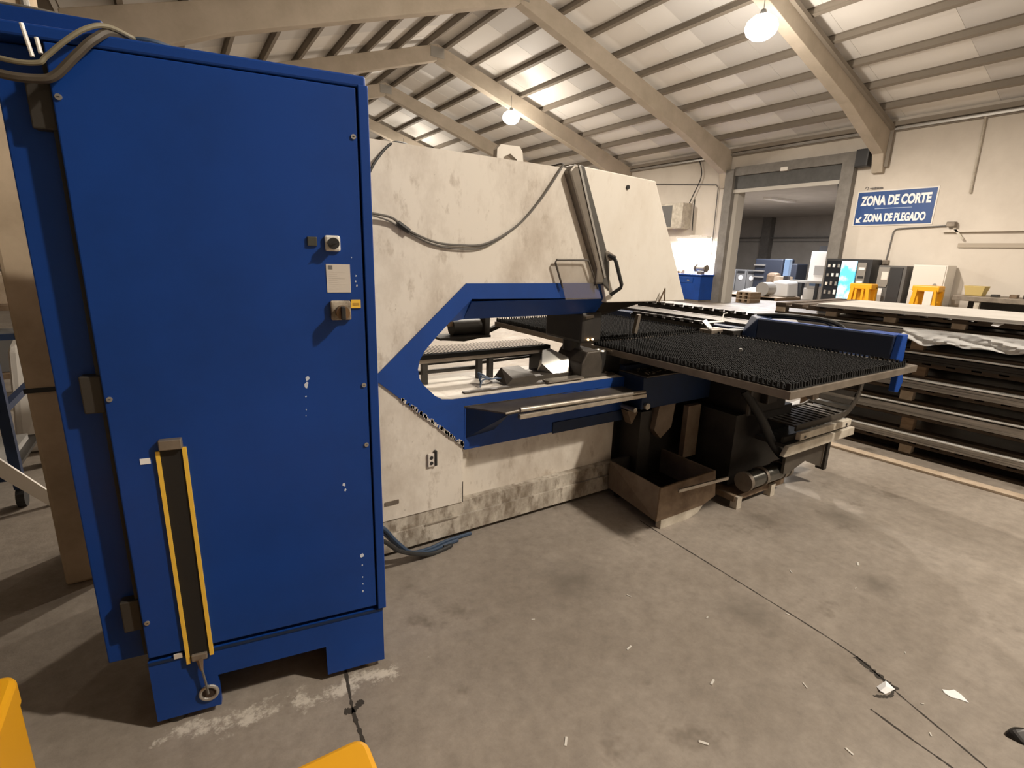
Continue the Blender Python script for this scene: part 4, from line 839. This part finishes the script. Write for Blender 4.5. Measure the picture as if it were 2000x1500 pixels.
# ------------------------------------------------------------------ next room contents
pr = thing('press_machine', 'tall white machine seen through the doorway on the right', 'machine', (24.4, 11.9, 0))
MB().box(24.0, 25.2, 11.2, 12.65, .5, 2.1).build('upper_body', M_appl, pr, bevel=.02); MB().box(24.1, 25.2, 11.3, 12.8, 0, .5).build('base', M_appl, pr)
MB().box(23.96, 24.02, 11.6, 12.4, 1.1, 1.5).build('tool_panel', M_alu, pr); MB().box(23.95, 24.02, 11.4, 12.5, .62, .82).build('blue_panel', mat('pale_blue_panel', (.25, .38, .6), .4), pr)
MB().box(24.1, 24.9, 11.3, 12.4, 2.1, 2.35).build('motor_case', M_black, pr); MB().box(24.2, 24.7, 11.4, 12.0, 2.35, 2.7).build('hydraulic_unit', M_black, pr)
MB().cyl((23.99, 11.75, 1.78), (23.95, 11.75, 1.78), .07, 14).build('dial', M_black, pr)
for y in (11.3, 12.0, 12.7): MB().box(23.6, 23.7, y - .06, y + .06, 0, .75).build('support_leg', M_black, pr)
MB().box(23.4, 24.0, 11.2, 13.2, .75, .85).build('bed', M_alu, pr)
op = thing('control_pedestal', 'blue and white control pedestal left of the white machine', 'control panel', (23.55, 13.35, 0)); MB().box(23.45, 23.65, 13.25, 13.45, .0, 1.0).build('column', M_black, op); MB().box(23.4, 23.6, 13.22, 13.48, 1.0, 1.75).build('panel', mat('pale_blue_panel', (0, 0, 0)), op, bevel=.03)
tag(MB().box(23.8, 24.5, 13.6, 14.1, 0, .95).build('cardboard_box', M_woodend), 'cardboard box stack left of the control pedestal', 'box'); tag(MB().box(24.4, 24.9, 14.35, 14.9, 0, 1.1).build('drum', M_rust, bevel=.15), 'rusty orange drum beside the cardboard box', 'drum')
br = thing('blue_machine', 'dark navy machine with shelves in the next room', 'machine', (26, 15.6, 0))
M_navy = mat('charcoal_navy', (.018, .022, .034), .5)
MB().box(25.9, 27.0, 15.0, 16.5, 0, 1.75).build('body', M_navy, br, bevel=.05); MB().box(26, 27, 14.3, 15.0, 0, 1.55).build('wing', M_navy, br, bevel=.05)
for z in (.8, 1.1, 1.4): MB().box(25.8, 25.9, 15.9, 16.5, z, z + .06).build('shelf', M_alu, br)
for k, y in enumerate((16.85, 17.5, 18.15)):
    c_ = thing('grey_cabinet', ['grey cabinet with round white dial nearest the dark navy machine', 'middle grey cabinet with round white dial', 'grey cabinet with round white dial nearest the door jamb'][k], 'cabinet', (26.5, y, 0), group='grey cabinets in the next room'); MB().box(26.3, 27, y - .3, y + .3, 0, 1.15).build('casing', mat('cabinet_grey', (.20, .20, .20), .5), c_, bevel=.02); MB().cyl((26.28, y, .72), (26.31, y, .72), .13, 16).build('dial', M_signw, c_)
    MB().box(26.28, 26.31, y - .22, y + .22, .95, 1.08).build('panel', M_black, c_)
ns = thing('notice_sign', 'small dark blue notice with white lines in the next room', 'sign', (33.9, 24.0, 2.0)); MB().box(33.95, 33.998, 23.1, 24.4, 2.0, 2.75).build('board', M_sign, ns)
for z in (2.5, 2.25): MB().box(33.93, 33.955, 23.25, 24.25, z, z + .1).build('white_line', M_signw, ns)
def small_pallet(lab, x, y, w_, d_, n):
    r = thing('pallet', lab, 'pallet', (x, y, 0), group='pallets in the next room')
    for k in range(n):
        z = k * .14
        MB().box(x - w_ / 2, x + w_ / 2, y - d_ / 2, y + d_ / 2, z + .11, z + .135).build('deck', M_woodend, r)
        for i in range(3): MB().box(x - w_ / 2, x + w_ / 2, y - d_ / 2 + i * (d_ - .12) / 2, y - d_ / 2 + i * (d_ - .12) / 2 + .12, z, z + .11).build('block', M_wood, r)
    return r
small_pallet('stack of wooden pallets just inside the doorway', 19.4, 12.45, .7, .62, 3)
small_pallet('pallet under the white wrapped bales', 22.3, 13.7, 1.8, 2.6, 1); 
tag(MB().hull([(22.2, 12.45, .14), (23.1, 12.45, .14), (22.2, 13.3, .14), (23.1, 13.3, .14), (22.25, 12.5, .75), (23.05, 12.5, .8), (22.25, 13.2, .8), (23.05, 13.2, .85)]).build('wrapped_bale', M_signw, bevel=.08), 'large white wrapped bale on the pallet in the next room', 'bale')
tag(MB().cyl((21.5, 13.2, .44), (22.1, 13.2, .44), .3, 18).build('grey_roll', M_alu), 'grey roll lying against the white bale', 'roll')
tag(MB().hull([(22.0, 13.6, .14), (23.1, 13.6, .14), (22.0, 14.95, .14), (23.1, 14.95, .14), (22.3, 13.8, .42), (22.9, 14.5, .45), (22.3, 14.4, .38)]).build('plastic_heap', M_signw, bevel=.05), 'heap of white plastic sheeting on the pallet', 'plastic sheeting')

# objects seen through the throat
rl = MB().box(1.86, 2.36, 3.98, 4.2, .865, .885).build('rear_drive_unit', M_iron, pm)
MB().cyl((2.02, 4.1, .955), (2.30, 4.1, .955), .072, 20).build('drum', M_iron, rl, smooth=True)
MB().box(2.31, 2.36, 4.0, 4.16, .88, 1.04).build('end_plate', M_iron, rl); MB().beam((2.33, 4.08, .89), (2.56, 4.06, .975), .05, .035).build('rail', M_iron, rl)
MB().box(1.97, 2.02, 4.06, 4.14, .97, 1.02).build('brass_cap', M_rust, rl); MB().hull([(1.86, 4.0, .865), (2.3, 4.0, .865), (2.1, 4.0, .84), (1.86, 4.15, .865), (2.3, 4.15, .865), (2.1, 4.15, .84)]).build('sump', M_iron, rl)

# ------------------------------------------------------------------ floor joints and litter
jm = mat('joint_dirt', (.04, .033, .026), .9)
def joint(pts, w0):
    m_ = MB(); g = random.Random(int(pts[0][0] * 97))
    P_ = spline([(x, y, 0) for x, y in pts], 14); L_, R_ = [], []
    for i, p in enumerate(P_):
        d = (P_[min(i + 1, len(P_) - 1)] - P_[max(i - 1, 0)]).normalized(); n = Vector((-d.y, d.x, 0)); a = w0 * g.uniform(.35, 1.2)
        L_.append(p + n * a); R_.append(p - n * a)
    vs = [(v.x, v.y, .0012) for v in L_ + R_]; k = len(P_)
    return m_.add(vs, [(i, i + 1, k + i + 1, k + i) for i in range(k - 1)]).build('floor_joint', jm, fl, local=True)
joint([(2.30, 2.0), (2.29, 1.84), (2.275, 1.3), (2.253, .79), (2.21, .62), (2.172, .528), (2.10, .3), (2.0, .0)], .0035)
joint([(2.004, .563), (1.99, .42), (1.984, .311), (1.95, .05)], .004)
joint([(2.24, .72), (2.215, .64), (2.19, .55)], .016); joint([(2.08, .585), (2.14, .55), (2.2, .57)], .008)
joint([(.41, 1.78), (.40, 1.739), (.372, 1.538), (.368, 1.435), (.36, 1.2)], .007); joint([(.345, 1.555), (.375, 1.545), (.415, 1.57)], .014)
g = random.Random(21); sc0 = MB().box(-.02, .02, -.004, .004, 0, .002).build('metal_sliver', mat('bright_sliver', (.75, .72, .66), .35, .3)); tag(sc0, 'tiny bright metal sliver lying on the concrete floor', 'metal scrap', 'metal slivers on the floor')
spots = [(2.07, .40, .6), (1.75, .52, 1.4), (2.25, 1.02, 2.0), (1.6, .95, .3), (2.6, 1.2, .9), (2.2, .47, 2.4), (1.9, .75, 1.1), (1.45, 1.25, .2), (2.75, .95, .1), (3.0, 1.05, .5), (1.35, .8, 2.2), (2.45, .62, .4), (1.7, 1.5, 1.9), (.95, 1.05, .8), (1.2, 1.6, 2.7), (1.9, 1.2, .2)]
for k, (x, y, a) in enumerate(spots):
    o = sc0 if k == 0 else sc0.copy()
    if k: C.objects.link(o)
    s = g.uniform(.3, .9); o.location = (x, y, .001); o.rotation_euler = (0, 0, a); o.scale = (s, s * g.uniform(.8, 1.8), 1)
tag(MB().hull([(2.13, .565, .001), (2.19, .555, .001), (2.14, .60, .001), (2.19, .59, .012), (2.15, .575, .018), (2.12, .58, .008)]).build('crumpled_paper', M_signw), 'crumpled white paper on the floor joint', 'paper')
tag(chip(0, 0, .05, 9, 77).build('paper_scrap', M_signw), 'torn pale paper scrap near the right edge of the floor', 'paper')
_o = bpy.data.objects['paper_scrap']; _o.rotation_euler = (math.pi / 2, 0, .4); _o.location = (2.36, .42, .0015)
tag(MB().hull([(2.29, .265, 0), (2.37, .26, 0), (2.30, .20, 0), (2.38, .19, 0), (2.31, .25, .03), (2.36, .22, .035)]).build('oily_rag', M_grease, bevel=.01), 'dark oily rag lying on the floor at the lower right edge', 'rag')
